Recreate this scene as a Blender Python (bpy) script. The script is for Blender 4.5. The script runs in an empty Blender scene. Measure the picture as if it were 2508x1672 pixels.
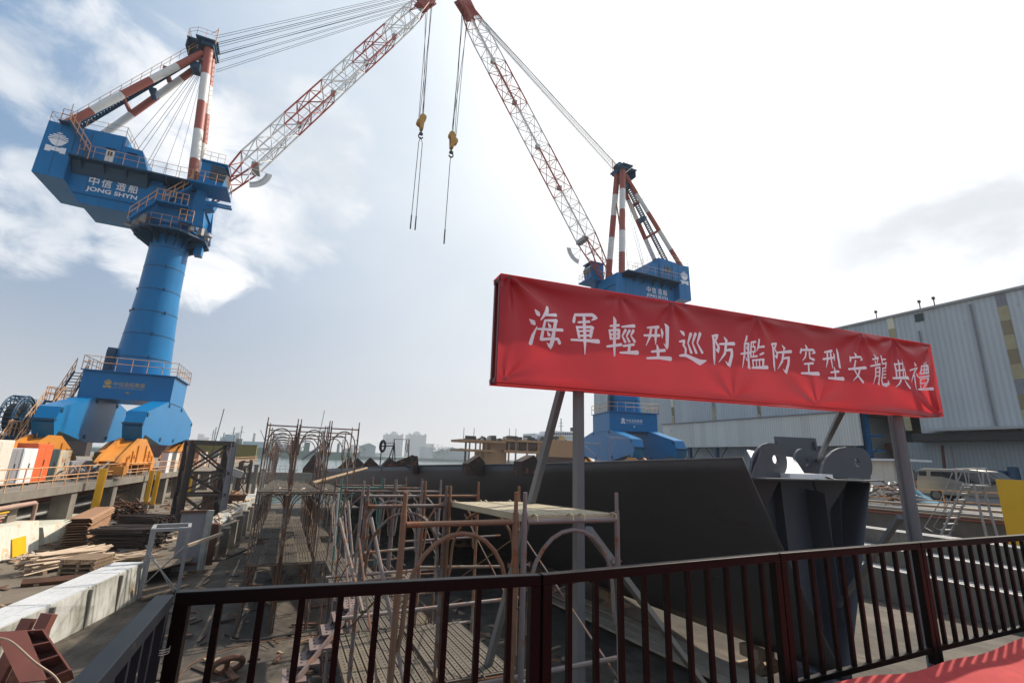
import bpy, math, random
from mathutils import Vector, Matrix
rnd = random.Random(7)
SC = bpy.context.scene
COL = SC.collection
V = Vector
R = math.radians
# ---------------------------------------------------------------- camera model (16.5 mm lens, eye 4.6 m over the slipway)
FPX, CX, CY = 1150.0, 1254.0, 836.0
PITCH, ROLL, YAW, EYE = R(14.0), R(1.93), R(24.3), 4.6
def _w(v):
    c, s = math.cos(YAW), math.sin(YAW)
    return V((v[0]*c+v[1]*s, -v[0]*s+v[1]*c, v[2]))
_f = V((0, math.cos(PITCH), math.sin(PITCH))); _u = V((0, -math.sin(PITCH), math.cos(PITCH))); _r = V((1, 0, 0))
RT = _w(math.cos(ROLL)*_r+math.sin(ROLL)*_u); UP = _w(-math.sin(ROLL)*_r+math.cos(ROLL)*_u); FW = _w(_f)
def ray(u, v): return FW+(u-CX)/FPX*RT-(v-CY)/FPX*UP
def at(u, v, ax, val):
    """survey of the photograph: point of the ray through (u, v) where coordinate ax equals val"""
    d = ray(u, v); o = V((0, 0, EYE)); k = (val-o[ax])/d[ax]
    return o+k*d
def floor_z(y): return 0.52-0.035*y

# ---------------------------------------------------------------- mesh builder
class MB:
    def __init__(s, T=None): s.v=[]; s.f=[]; s.m=[]; s.T=T
    def add(s, vs, fs, m=0):
        n=len(s.v)
        for p in vs:
            p=V(p); s.v.append(s.T@p if s.T is not None else p)
        for f in fs: s.f.append([i+n for i in f]); s.m.append(m)
    def box(s, c, d, m=0, rz=0, rot=None):
        hx,hy,hz=d[0]/2,d[1]/2,d[2]/2
        vs=[V((x,y,z)) for x in(-hx,hx) for y in(-hy,hy) for z in(-hz,hz)]
        M=rot if rot is not None else Matrix.Rotation(rz,3,'Z')
        c=V(c); vs=[M@p+c for p in vs]
        s.add(vs,[(0,1,3,2),(4,6,7,5),(0,4,5,1),(2,3,7,6),(0,2,6,4),(1,5,7,3)],m)
    def span(s, a, b, m=0):
        s.box([(a[i]+b[i])/2 for i in range(3)],[abs(b[i]-a[i]) for i in range(3)],m)
    def bar(s, a, b, w, h, m=0, up=(0,0,1)):
        a,b=V(a),V(b); d=(b-a)
        if d.length<1e-6: return
        d.normalize(); u=V(up)
        if abs(d.dot(u))>.985: u=V((0,1,0))
        x=d.cross(u).normalized(); z=x.cross(d).normalized()
        vs=[]
        for p in(a,b):
            for i,j in((-1,-1),(1,-1),(1,1),(-1,1)): vs.append(p+x*(w/2*i)+z*(h/2*j))
        s.add(vs,[(0,3,2,1),(4,5,6,7),(0,1,5,4),(1,2,6,5),(2,3,7,6),(3,0,4,7)],m)
    def tube(s, a, b, r, n=8, m=0, r2=None, cap=True):
        a,b=V(a),V(b); d=b-a
        if d.length<1e-6: return
        d.normalize(); u=V((0,0,1)) if abs(d.z)<.98 else V((1,0,0))
        x=d.cross(u).normalized(); y=d.cross(x); r2=r if r2 is None else r2
        vs=[a+(x*math.cos(t)+y*math.sin(t))*r for t in [2*math.pi*i/n for i in range(n)]]
        vs+=[b+(x*math.cos(t)+y*math.sin(t))*r2 for t in [2*math.pi*i/n for i in range(n)]]
        fs=[(i,(i+1)%n,n+(i+1)%n,n+i) for i in range(n)]
        if cap: fs+=[tuple(range(n-1,-1,-1)),tuple(range(n,2*n))]
        s.add(vs,fs,m)
    def path(s, pts, r, n=6, m=0, closed=False):
        pts=[V(p) for p in pts]; N=len(pts); rings=[]; px=None
        for i,p in enumerate(pts):
            if closed: d=pts[(i+1)%N]-pts[i-1]
            else: d=pts[min(i+1,N-1)]-pts[max(i-1,0)]
            d.normalize()
            if px is None:
                u=V((0,0,1)) if abs(d.z)<.9 else V((1,0,0)); px=d.cross(u).normalized()
            px=(px-d*px.dot(d)).normalized(); py=d.cross(px)
            rings.append([p+(px*math.cos(t)+py*math.sin(t))*r for t in [2*math.pi*k/n for k in range(n)]])
        vs=[q for g in rings for q in g]; fs=[]
        for i in range(N if closed else N-1):
            j=(i+1)%N
            for k in range(n): fs.append((i*n+k,i*n+(k+1)%n,j*n+(k+1)%n,j*n+k))
        if not closed: fs+=[tuple(range(n-1,-1,-1)),tuple(range((N-1)*n,N*n))]
        s.add(vs,fs,m)
    def prism(s, poly, ext, m=0):
        """planar polygon of 3-D points swept along ext"""
        p=[V(q) for q in poly]; e=V(ext); n=len(p)
        s.add(p+[q+e for q in p],[tuple(range(n-1,-1,-1)),tuple(range(n,2*n))]+[(i,(i+1)%n,n+(i+1)%n,n+i) for i in range(n)],m)
    def lathe(s, prof, c=(0,0,0), n=24, m=0, axis='Z', cap=True):
        c=V(c); vs=[]; K=len(prof)
        for r,z in prof:
            for i in range(n):
                t=2*math.pi*i/n; a,b=r*math.cos(t),r*math.sin(t)
                vs.append(c+(V((a,b,z)) if axis=='Z' else V((a,z,b)) if axis=='Y' else V((z,a,b))))
        fs=[(k*n+i,k*n+(i+1)%n,(k+1)*n+(i+1)%n,(k+1)*n+i) for k in range(K-1) for i in range(n)]
        if cap: fs+=[tuple(range(n-1,-1,-1)),tuple(range((K-1)*n,K*n))]
        s.add(vs,fs,m)
    def grid(s, fn, nu, nv, m=0):
        vs=[fn(i/nu,j/nv) for j in range(nv+1) for i in range(nu+1)]
        s.add(vs,[(j*(nu+1)+i,j*(nu+1)+i+1,(j+1)*(nu+1)+i+1,(j+1)*(nu+1)+i) for j in range(nv) for i in range(nu)],m)
    def mesh(s, name, mats, smooth=False, angle=35):
        me=bpy.data.meshes.new(name); me.from_pydata([tuple(p) for p in s.v],[],s.f)
        mats=mats if isinstance(mats,(list,tuple)) else [mats]
        for m in mats: me.materials.append(m)
        if len(mats)>1: me.polygons.foreach_set('material_index',s.m)
        import bmesh
        bm=bmesh.new(); bm.from_mesh(me); bmesh.ops.recalc_face_normals(bm,faces=bm.faces)
        if smooth:
            for f in bm.faces: f.smooth=True
            for e in bm.edges:
                if len(e.link_faces)==2 and e.calc_face_angle(0)>R(angle): e.smooth=False
        bm.to_mesh(me); bm.free(); me.update()
        return me
    def build(s, name, mats, parent=None, smooth=False, loc=None):
        o=bpy.data.objects.new(name,s.mesh(name,mats,smooth)); COL.objects.link(o)
        if parent is not None: o.parent=parent
        if loc is not None: o.location=loc
        return o
def tag(o, label=None, cat=None, group=None, kind=None):
    if label: o['label']=label
    if cat: o['category']=cat
    if group: o['group']=group
    if kind: o['kind']=kind
    return o
def thing(name, label, cat, loc=(0,0,0), rz=0, group=None):
    o=bpy.data.objects.new(name,None); COL.objects.link(o); o.location=loc; o.rotation_euler=(0,0,rz)
    o.empty_display_size=.3
    return tag(o,label,cat,group)
def inst(src, parent=None, loc=None, rz=None, rot=None, scale=None):
    o=src.copy(); COL.objects.link(o)
    if parent is not None: o.parent=parent
    if loc is not None: o.location=loc
    if rz is not None: o.rotation_euler=(0,0,rz)
    if rot is not None: o.rotation_euler=rot
    if scale is not None: o.scale=scale
    return o
def link_mesh(name, me, parent=None, loc=None, rz=0, rot=None):
    o=bpy.data.objects.new(name,me); COL.objects.link(o)
    if parent is not None: o.parent=parent
    if loc is not None: o.location=loc
    o.rotation_euler=rot if rot is not None else (0,0,rz)
    return o
def copy_tree(o, parent=None):
    c=o.copy(); COL.objects.link(c)
    if parent is not None: c.parent=parent
    for ch in list(o.children): copy_tree(ch,c)
    return c
def local(root_loc, rz=0):
    """matrix world -> local of a thing standing at root_loc"""
    return (Matrix.Translation(V(root_loc))@Matrix.Rotation(rz,4,'Z')).inverted()

def text_mesh(body, size=1.0, bold=0.0, extrude=0.0, spacing=1.0):
    """flat letters in the xy plane, anchored at the left of the baseline; returns (verts, faces)"""
    cu=bpy.data.curves.new('lettering','FONT'); cu.body=body; cu.size=size; cu.offset=bold; cu.extrude=extrude
    cu.space_character=spacing; cu.resolution_u=3
    ob=bpy.data.objects.new('lettering_tmp',cu); COL.objects.link(ob)
    dg=bpy.context.evaluated_depsgraph_get(); dg.update()
    me=ob.evaluated_get(dg).to_mesh()
    vs=[v.co.copy() for v in me.vertices]; fs=[tuple(p.vertices) for p in me.polygons]
    ob.evaluated_get(dg).to_mesh_clear(); bpy.data.objects.remove(ob); bpy.data.curves.remove(cu)
    return vs,fs
def text_on(mb, body, o, ux, uz, w, h, m=0, bold=0.0):
    """fit text into a w x h rectangle with lower left corner o, axes ux, uz"""
    vs,fs=text_mesh(body,1.0,bold)
    if not vs: return
    x0=min(p.x for p in vs); x1=max(p.x for p in vs); y0=min(p.y for p in vs); y1=max(p.y for p in vs)
    o,ux,uz=V(o),V(ux),V(uz)
    mb.add([o+ux*((p.x-x0)/(x1-x0)*w)+uz*((p.y-y0)/(y1-y0)*h) for p in vs],fs,m)

# ---------------------------------------------------------------- materials
def mat(name, c, c2=None, scale=4.0, rough=.6, metal=0.0, rust=0.0, rust_scale=6.0, rust_col=(.16,.06,.025), bump=0.0, bump_scale=30,
        rand=None, streak=0.0, streak_col=(.1,.09,.08), trans=0.0, spec=.5, contrast=.3, detail=5):
    m=bpy.data.materials.new(name); m.use_nodes=True; nt=m.node_tree; N=nt.nodes; L=nt.links
    b=N['Principled BSDF']; b.inputs['Roughness'].default_value=rough; b.inputs['Metallic'].default_value=metal
    b.inputs['Specular IOR Level'].default_value=spec
    tc=N.new('ShaderNodeTexCoord'); oi=N.new('ShaderNodeObjectInfo')
    ad=N.new('ShaderNodeVectorMath'); ad.operation='ADD'; L.new(tc.outputs['Object'],ad.inputs[0])
    ml=N.new('ShaderNodeMath'); ml.operation='MULTIPLY'; ml.inputs[1].default_value=37.0; L.new(oi.outputs['Random'],ml.inputs[0])
    L.new(ml.outputs[0],ad.inputs[1]); vec=ad.outputs[0]
    def noise(sc, det=detail, ro=.6, v=None):
        n=N.new('ShaderNodeTexNoise'); n.inputs['Scale'].default_value=sc; n.inputs['Detail'].default_value=det; n.inputs['Roughness'].default_value=ro
        L.new(v or vec,n.inputs['Vector']); return n.outputs['Fac']
    def ramp(src,a,b2):
        r=N.new('ShaderNodeMapRange'); r.inputs['From Min'].default_value=a; r.inputs['From Max'].default_value=b2; L.new(src,r.inputs['Value']); return r.outputs['Result']
    def mix(fac,a,b2):
        x=N.new('ShaderNodeMix'); x.data_type='RGBA'
        if isinstance(fac,float): x.inputs[0].default_value=fac
        else: L.new(fac,x.inputs[0])
        for s_,k in((a,6),(b2,7)):
            if isinstance(s_,tuple): x.inputs[k].default_value=(*s_,1)
            else: L.new(s_,x.inputs[k])
        return x.outputs[2]
    if c2 is None: c2=tuple(v*.62 for v in c)
    base=c
    if rand:
        cr=N.new('ShaderNodeValToRGB'); cr.color_ramp.interpolation='CONSTANT'
        e=cr.color_ramp.elements; e[0].color=(*rand[0],1); e[0].position=0
        e[1].color=(*rand[1],1); e[1].position=1/len(rand)
        for i in range(2,len(rand)):
            q=e.new(i/len(rand)); q.color=(*rand[i],1)
        L.new(oi.outputs['Random'],cr.inputs[0]); base=cr.outputs[0]
        dk=N.new('ShaderNodeMix'); dk.data_type='RGBA'; dk.blend_type='MULTIPLY'; dk.inputs[0].default_value=1
        L.new(base,dk.inputs[6]); dk.inputs[7].default_value=(.6,.58,.55,1); c2=dk.outputs[2]
    col=mix(ramp(noise(scale),.5-contrast,.5+contrast),base,c2)
    if streak>0:
        mp=N.new('ShaderNodeMapping'); mp.inputs['Scale'].default_value=(5,5,.35); L.new(vec,mp.inputs['Vector'])
        s_=ramp(noise(1.6,4,.65,mp.outputs[0]),.52,.75); mu=N.new('ShaderNodeMath'); mu.operation='MULTIPLY'; mu.inputs[1].default_value=streak; L.new(s_,mu.inputs[0])
        col=mix(mu.outputs[0],col,streak_col)
    if rust>0:
        f=ramp(noise(rust_scale,8,.7),.66-.36*rust,.76-.36*rust)
        col=mix(f,col,mix(ramp(noise(rust_scale*3.1),.3,.7),rust_col,tuple(min(1,v*2.3) for v in rust_col)))
        rr=N.new('ShaderNodeMapRange'); rr.inputs['To Min'].default_value=rough; rr.inputs['To Max'].default_value=.9; L.new(f,rr.inputs['Value']); L.new(rr.outputs[0],b.inputs['Roughness'])
    L.new(col,b.inputs['Base Color'])
    if bump>0:
        bp=N.new('ShaderNodeBump'); bp.inputs['Strength'].default_value=bump; bp.inputs['Distance'].default_value=.02
        L.new(noise(bump_scale,6,.65),bp.inputs['Height']); L.new(bp.outputs[0],b.inputs['Normal'])
    if trans>0:
        tr=N.new('ShaderNodeBsdfTranslucent'); L.new(col,tr.inputs['Color']); mx=N.new('ShaderNodeMixShader'); mx.inputs[0].default_value=trans
        L.new(b.outputs[0],mx.inputs[1]); L.new(tr.outputs[0],mx.inputs[2]); L.new(mx.outputs[0],N['Material Output'].inputs['Surface'])
    m['bsdf']=b.name
    return m
M={}
M['blue']=mat('blue_paint',(.001,.165,.40),(.001,.13,.33),scale=.5,rough=.36,spec=.3,streak=.22,streak_col=(.015,.07,.13))
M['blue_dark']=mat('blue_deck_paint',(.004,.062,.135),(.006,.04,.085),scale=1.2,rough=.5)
M['red']=mat('boom_red',(.42,.065,.03),(.32,.055,.035),scale=.6,rough=.5,streak=.15)
M['mastred']=mat('mast_red',(.36,.085,.055),(.27,.07,.05),scale=.8,rough=.55,rust=.12,rust_scale=2)
M['white']=mat('white_paint',(.72,.71,.68),(.58,.57,.53),scale=.9,rough=.5,rust=.08,rust_scale=2.5)
M['orange']=mat('orange_paint',(.62,.25,.03),(.5,.19,.03),scale=1.1,rough=.5,streak=.25,streak_col=(.2,.08,.03))
M['railorange']=mat('railing_orange',(.62,.36,.18),(.45,.22,.1),scale=3,rough=.6,rust=.25)
M['letter']=mat('white_lettering',(.8,.8,.82),(.72,.72,.75),scale=3,rough=.6)
M['gold']=mat('gold_lettering',(.55,.36,.09),(.45,.28,.06),rough=.4)
M['rope']=mat('wire_rope',(.03,.035,.045),(.02,.022,.03),rough=.8,spec=.1)
M['dark']=mat('dark_steel',(.03,.03,.033),(.018,.018,.02),rough=.6)
M['glass']=mat('dark_glass',(.015,.02,.025),(.02,.028,.035),rough=.08,spec=.8)
M['yellow']=mat('yellow_paint',(.72,.42,.01),(.62,.34,.01),scale=2,rough=.45,rust=.06)
M['hookyellow']=mat('hook_block_yellow',(.6,.33,.05),(.35,.17,.04),scale=2,rough=.5,rust=.2)
M['concrete']=mat('concrete',(.25,.225,.19),(.13,.115,.098),scale=1.3,rough=.9,streak=.5,streak_col=(.09,.075,.06),bump=.4,bump_scale=14)
M['oldwhite']=mat('whitewashed_concrete',(.52,.52,.5),(.19,.19,.155),scale=1.1,contrast=.2,rough=.85,streak=.85,streak_col=(.13,.12,.09),rust=.12,rust_scale=1.3,rust_col=(.12,.09,.055),bump=.35,bump_scale=18)
M['slabwall']=mat('pale_painted_concrete',(.58,.60,.53),(.45,.46,.40),scale=1,rough=.85,rust=.3,rust_scale=1.6,rust_col=(.34,.17,.06),streak=.4,streak_col=(.3,.16,.07))
M['rust']=mat('rusty_steel',(.15,.065,.035),(.07,.035,.025),scale=3,rough=.85,bump=.3)
M['rustlight']=mat('rusty_plate',(.32,.19,.11),(.2,.1,.05),scale=1.6,rough=.8,rust=.3,rust_col=(.22,.09,.03),bump=.2)
M['darkrust']=mat('dark_rusty_bars',(.045,.028,.022),(.022,.016,.014),scale=4,rough=.9,bump=.3)
M['primer']=mat('red_oxide_primer',(.21,.065,.045),(.15,.05,.04),scale=2.2,rough=.7,rust=.22,rust_scale=4)
M['greysteel']=mat('grey_painted_steel',(.30,.30,.31),(.22,.22,.225),scale=3,rough=.5,rust=.12)
M['bannergrey']=mat('banner_post_grey',(.155,.168,.178),(.12,.13,.14),scale=2,rough=.45,rust=.05)
M['galv']=mat('pale_galvanised_steel',(.4,.4,.385),(.28,.28,.27),scale=5,rough=.5,rust=.12)
M['pinkpipe']=mat('pinkish_pipe_paint',(.42,.27,.22),(.3,.2,.16),scale=2,rough=.6,rust=.2)
M['redpipe']=mat('red_pipe_paint',(.34,.08,.05),(.25,.07,.05),scale=2,rough=.6,rust=.15)
M['tanpipe']=mat('tan_pipe_paint',(.34,.24,.17),(.24,.17,.12),scale=2,rough=.6,rust=.2)
M['wood']=mat('weathered_timber',(.33,.24,.155),(.19,.13,.085),scale=5,rough=.85,bump=.4)
M['woodpale']=mat('pale_timber',(.56,.45,.34),(.38,.28,.2),scale=5,rough=.85)
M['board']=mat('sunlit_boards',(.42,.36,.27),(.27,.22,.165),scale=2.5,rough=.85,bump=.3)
M['hull']=mat('hull_grey_primer',(.064,.064,.069),(.05,.05,.054),scale=.8,rough=.5,rust=.10,rust_scale=1.1,rust_col=(.045,.03,.026),streak=.2,streak_col=(.07,.066,.064))
M['hullinner']=mat('hull_inner_primer',(.075,.082,.1),(.055,.062,.078),scale=.9,rough=.45)
M['lug']=mat('lug_grey_primer',(.10,.108,.12),(.08,.086,.1),scale=2,rough=.4)
M['jag']=mat('brown_primer_plate',(.05,.035,.03),(.03,.022,.02),scale=2,rough=.8,rust=.3)
M['rail']=mat('maroon_black_railing',(.005,.0035,.0035),(.003,.0022,.0022),scale=6,rough=.4,bump=.05,spec=.12,rust=.05,rust_scale=14,rust_col=(.03,.012,.008))
M['rail_blue']=mat('worn_black_railing',(.008,.011,.015),(.014,.018,.024),scale=5,rough=.5,spec=.15,rust=.12,rust_scale=8,rust_col=(.12,.11,.1))
M['maroon']=mat('maroon_sign_frame',(.16,.02,.022),(.1,.015,.015),rough=.5)
M['scaf']=mat('scaffold_paint',(.3,.28,.26),scale=8,rough=.55,metal=.0,rust=.5,rust_scale=7,rust_col=(.10,.042,.02),
   rand=[(.19,.165,.16),(.12,.06,.04),(.23,.2,.16),(.15,.125,.13),(.18,.15,.12),(.13,.09,.065),(.25,.225,.19),(.10,.065,.045),(.17,.14,.145)])
M['scafgreen']=mat('scaffold_green_paint',(.07,.2,.17),(.06,.14,.12),scale=8,rough=.55,rust=.3,rust_scale=6)
M['scafrust']=mat('scaffold_rust',(.16,.075,.04),(.26,.17,.11),scale=5,rough=.8,rust=.4,rust_scale=5)
M['scafgrey']=mat('scaffold_lilac_paint',(.25,.21,.2),(.18,.15,.145),scale=5,rough=.6,rust=.33,rust_scale=9)
M['plank']=mat('steel_plank',(.15,.115,.08),(.09,.07,.05),scale=4,rough=.75,rust=.14,rust_scale=4,rust_col=(.07,.04,.025),rand=[(.105,.088,.068),(.14,.115,.082),(.08,.066,.053),(.115,.095,.072)])
M['plankhole']=mat('plank_perforation',(.06,.045,.033),(.045,.035,.026),rough=.9)
M['plankpale']=mat('pale_steel_plank',(.42,.37,.25),(.33,.28,.18),scale=4,rough=.65,rust=.15)
M['cream']=mat('cream_cabinet',(.66,.62,.54),(.56,.52,.45),scale=1,rough=.6,streak=.2,rust=.1)
M['cabgrey']=mat('grey_cabinet',(.26,.26,.28),(.2,.2,.22),scale=1,rough=.6,streak=.3)
M['cabwhite']=mat('white_cabinet',(.72,.72,.74),(.62,.62,.64),scale=1,rough=.5,streak=.2,rust=.06)
M['cabrust']=mat('stained_white_cabinet',(.6,.54,.42),(.5,.42,.3),scale=1.4,rough=.8,rust=.4,rust_scale=2.2,rust_col=(.28,.12,.05))
M['caborange']=mat('orange_cabinet',(.68,.13,.03),(.58,.1,.025),scale=1,rough=.5)
M['cabgreen']=mat('dark_green_cabinet',(.025,.06,.065),(.02,.045,.05),scale=1,rough=.5)
M['olive']=mat('olive_box',(.17,.14,.015),(.13,.1,.012),scale=1,rough=.6)
M['maroonbox']=mat('maroon_box',(.09,.025,.02),(.07,.02,.02),rough=.6)
M['tarp']=mat('pale_blue_tarp',(.12,.27,.36),(.08,.18,.26),scale=3,rough=.9,spec=.1,bump=.6,bump_scale=6)
M['truss']=mat('dark_truss_paint',(.035,.033,.034),(.06,.045,.04),scale=2,rough=.6,rust=.3,rust_scale=3,rust_col=(.09,.04,.025))
M['rubber']=mat('rubber',(.02,.02,.02),(.03,.03,.03),rough=.9)
M['chrome']=mat('wheel_metal',(.16,.16,.16),(.1,.1,.1),rough=.4,metal=.6)
M['van']=mat('silver_beige_van_paint',(.27,.25,.215),(.24,.22,.19),scale=1,rough=.35,metal=.25)
# ================================================================ sky, sun, camera
SUN=ray(2282,-172).normalized()
SUN_EL=math.asin(SUN.z); SUN_AZ=math.atan2(SUN.x,SUN.y)
w=bpy.data.worlds.new('World'); SC.world=w; w.use_nodes=True
def build_world():
    nt=w.node_tree; N=nt.nodes; L=nt.links; N.clear()
    out=N.new('ShaderNodeOutputWorld'); bg=N.new('ShaderNodeBackground'); bg.inputs['Strength'].default_value=.1
    sky=N.new('ShaderNodeTexSky'); sky.sky_type='NISHITA'; sky.sun_disc=False; sky.sun_elevation=SUN_EL; sky.sun_rotation=SUN_AZ
    sky.air_density=1.2; sky.dust_density=1.5; sky.ozone_density=1.5; sky.altitude=10
    tc=N.new('ShaderNodeTexCoord'); d=tc.outputs['Generated']
    def math_(op,a,b=None,c=None,clamp=False):
        n=N.new('ShaderNodeMath'); n.operation=op; n.use_clamp=clamp
        for i,x in enumerate((a,b,c)):
            if x is None: continue
            if isinstance(x,(int,float)): n.inputs[i].default_value=x
            else: L.new(x,n.inputs[i])
        return n.outputs[0]
    def dot(vec):
        n=N.new('ShaderNodeVectorMath'); n.operation='DOT_PRODUCT'; L.new(d,n.inputs[0]); n.inputs[1].default_value=vec; return n.outputs['Value']
    def rng(src,a,b,c=0.,e=1.,smooth=True):
        n=N.new('ShaderNodeMapRange'); n.interpolation_type='SMOOTHSTEP' if smooth else 'LINEAR'
        n.inputs['From Min'].default_value=a; n.inputs['From Max'].default_value=b; n.inputs['To Min'].default_value=c; n.inputs['To Max'].default_value=e
        L.new(src,n.inputs['Value']); return n.outputs['Result']
    def mix(f,a,b):
        n=N.new('ShaderNodeMix'); n.data_type='RGBA'
        if isinstance(f,(int,float)): n.inputs[0].default_value=f
        else: L.new(f,n.inputs[0])
        for x,k in((a,6),(b,7)):
            if isinstance(x,tuple): n.inputs[k].default_value=(*[q*10 for q in x],1)
            else: L.new(x,n.inputs[k])
        return n.outputs[2]
    def noise(sc,det,ro,dist=0,off=(0,0,0),st=(1,1,1.6)):
        m=N.new('ShaderNodeMapping'); m.inputs['Location'].default_value=off; m.inputs['Scale'].default_value=st; L.new(d,m.inputs['Vector'])
        n=N.new('ShaderNodeTexNoise'); n.inputs['Scale'].default_value=sc; n.inputs['Detail'].default_value=det; n.inputs['Roughness'].default_value=ro; n.inputs['Distortion'].default_value=dist
        L.new(m.outputs[0],n.inputs['Vector']); return n.outputs['Fac']
    def blob(u,v,inner,outer):
        q=ray(u,v).normalized(); return rng(dot(q),math.cos(R(outer)),math.cos(R(inner)))
    sep=N.new('ShaderNodeSeparateXYZ'); L.new(d,sep.inputs[0]); z=sep.outputs['Z']
    col=sky.outputs[0]
    # deep blue is toned towards the photograph's cooler blue
    col=mix(.85,col,(.055,.215,.455))
    # high thin veil, thicker towards the sun
    veil=noise(2.2,6,.55,.4,(3.1,1.7,.4))
    sd=dot(SUN)
    glare=rng(sd,.52,.985,0,1)
    vf=math_('ADD',math_('MULTIPLY',rng(veil,.42,.72),.14),math_('MULTIPLY',rng(sd,.08,.74),.9),clamp=True)
    col=mix(vf,col,(.64,.71,.78))
    # low haze band
    hz=math_('POWER',math_('SUBTRACT',1.0,math_('MAXIMUM',z,0.),clamp=True),2.6)
    hcol=mix(rng(sd,.05,.75),(.50,.51,.52),(.79,.79,.79))
    col=mix(math_('MULTIPLY',hz,.98,clamp=True),col,hcol)
    # cumulus bank on the left
    body=None
    for b_ in [(120,150,2,8),(330,250,5,11),(540,400,7,14),(700,500,5,12),(30,520,2,9),(450,560,4,11),(780,330,2,8)]:
        x=blob(*b_); body=x if body is None else math_('MAXIMUM',body,x)
    cn=math_('ADD',math_('MULTIPLY',noise(7.5,10,.6,.45,(1.3,.2,.9)),.75),math_('MULTIPLY',noise(2.6,4,.5,.2,(5.3,2.2,.1)),.35))
    cm=rng(math_('ADD',math_('MULTIPLY',body,.42),cn),.81,1.02)
    lit=rng(noise(4.2,7,.55,.3,(1.26,.16,.86)),.36,.66)
    ccol=mix(lit,(.60,.65,.71),(.93,.93,.94))
    col=mix(math_('MULTIPLY',cm,.88),col,ccol)
    # bright cloud sheet round the hidden sun
    col=mix(math_('MULTIPLY',rng(sd,.63,.93),1.0),col,(1.12,1.12,1.12))
    g2=rng(sd,.90,1.0)
    col=mix(math_('MULTIPLY',g2,.8),col,(1.7,1.68,1.62))
    # grey cloud edge low on the right
    gm=math_('MULTIPLY',blob(2480,560,5,19),rng(noise(3,6,.55,.2,(.3,4.,1)),.28,.55))
    col=mix(math_('MULTIPLY',gm,.9),col,(.60,.635,.68))
    col=mix(rng(sd,.10,-.30),col,(.50,.545,.60))
    dim=N.new('ShaderNodeMix'); dim.data_type='RGBA'; dim.blend_type='MULTIPLY'; dim.inputs[0].default_value=1; L.new(col,dim.inputs[6])
    k_=rng(sd,-.35,.12,.85,1.0); cb=N.new('ShaderNodeCombineColor'); [L.new(k_,cb.inputs[i]) for i in range(3)]; L.new(cb.outputs[0],dim.inputs[7]); col=dim.outputs[2]
    L.new(col,bg.inputs['Color']); L.new(bg.outputs[0],out.inputs[0])
build_world()
sl=bpy.data.lights.new('sun','SUN'); sl.energy=4.8; sl.angle=R(1.1); sl.color=(1,.90,.76)
so=bpy.data.objects.new('sun',sl); COL.objects.link(so); so.rotation_euler=(-SUN).to_track_quat('-Z','Y').to_euler(); so.location=(60,40,80)
cam=bpy.data.cameras.new('camera'); cam.sensor_width=36; cam.lens=36*FPX/2508; cam.clip_end=20000; cam.clip_start=.05
co=bpy.data.objects.new('camera',cam); COL.objects.link(co)
co.matrix_world=Matrix(((RT.x,UP.x,-FW.x,0),(RT.y,UP.y,-FW.y,0),(RT.z,UP.z,-FW.z,EYE),(0,0,0,1)))
SC.camera=co
SC.view_settings.view_transform='Standard'; SC.view_settings.look='None'; SC.view_settings.exposure=.28; SC.view_settings.gamma=1

# ================================================================ ground, slipway, water
def ground_mat():
    m=bpy.data.materials.new('slipway_concrete'); m.use_nodes=True; nt=m.node_tree; N=nt.nodes; L=nt.links; b=N['Principled BSDF']; b.inputs['Roughness'].default_value=.88
    tc=N.new('ShaderNodeTexCoord')
    def noise(sc,det=8,ro=.62,st=(1,1,1)):
        mp=N.new('ShaderNodeMapping'); mp.inputs['Scale'].default_value=st; L.new(tc.outputs['Object'],mp.inputs[0])
        n=N.new('ShaderNodeTexNoise'); n.inputs['Scale'].default_value=sc; n.inputs['Detail'].default_value=det; n.inputs['Roughness'].default_value=ro; L.new(mp.outputs[0],n.inputs['Vector']); return n.outputs['Fac']
    def ramp(s,stops):
        r=N.new('ShaderNodeValToRGB'); e=r.color_ramp.elements; e[0].position,e[0].color=stops[0][0],(*stops[0][1],1); e[1].position,e[1].color=stops[-1][0],(*stops[-1][1],1)
        for p,c in stops[1:-1]: q=e.new(p); q.color=(*c,1)
        L.new(s,r.inputs[0]); return r.outputs[0]
    a=ramp(noise(.55),[(.3,(.030,.025,.02)),(.5,(.06,.05,.039)),(.7,(.13,.106,.08))])
    c=ramp(noise(5,9,.7,(1,.35,1)),[(.35,(.55,.5,.45)),(.55,(1,1,1)),(.75,(1.15,1.1,1.05))])
    x=N.new('ShaderNodeMix'); x.data_type='RGBA'; x.blend_type='MULTIPLY'; x.inputs[0].default_value=1; L.new(a,x.inputs[6]); L.new(c,x.inputs[7])
    r=ramp(noise(1.7,9,.72),[(.56,(0,0,0)),(.72,(1,1,1))])
    y=N.new('ShaderNodeMix'); y.data_type='RGBA'; mm=N.new('ShaderNodeMath'); mm.operation='MULTIPLY'; mm.inputs[1].default_value=.55; L.new(r,mm.inputs[0]); L.new(mm.outputs[0],y.inputs[0]); L.new(x.outputs[2],y.inputs[6]); y.inputs[7].default_value=(.11,.07,.045,1)
    L.new(y.outputs[2],b.inputs['Base Color'])
    bp=N.new('ShaderNodeBump'); bp.inputs['Strength'].default_value=.5; bp.inputs['Distance'].default_value=.03; L.new(noise(7,10,.7),bp.inputs['Height']); L.new(bp.outputs[0],b.inputs['Normal'])
    return m
M['slip']=ground_mat()
b=MB(); xs=[-60,-12,-9,-6,-3,0,4,8,12,16,20,26,70]; ys=[-40,-10,0,5,10,15,20,25,30,40,50,60,75,95]
hz=lambda x,y: floor_z(min(y,75))-(0 if y<=75 else (y-75)*.08)+.02*math.sin(x*.9+y*.37)
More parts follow.
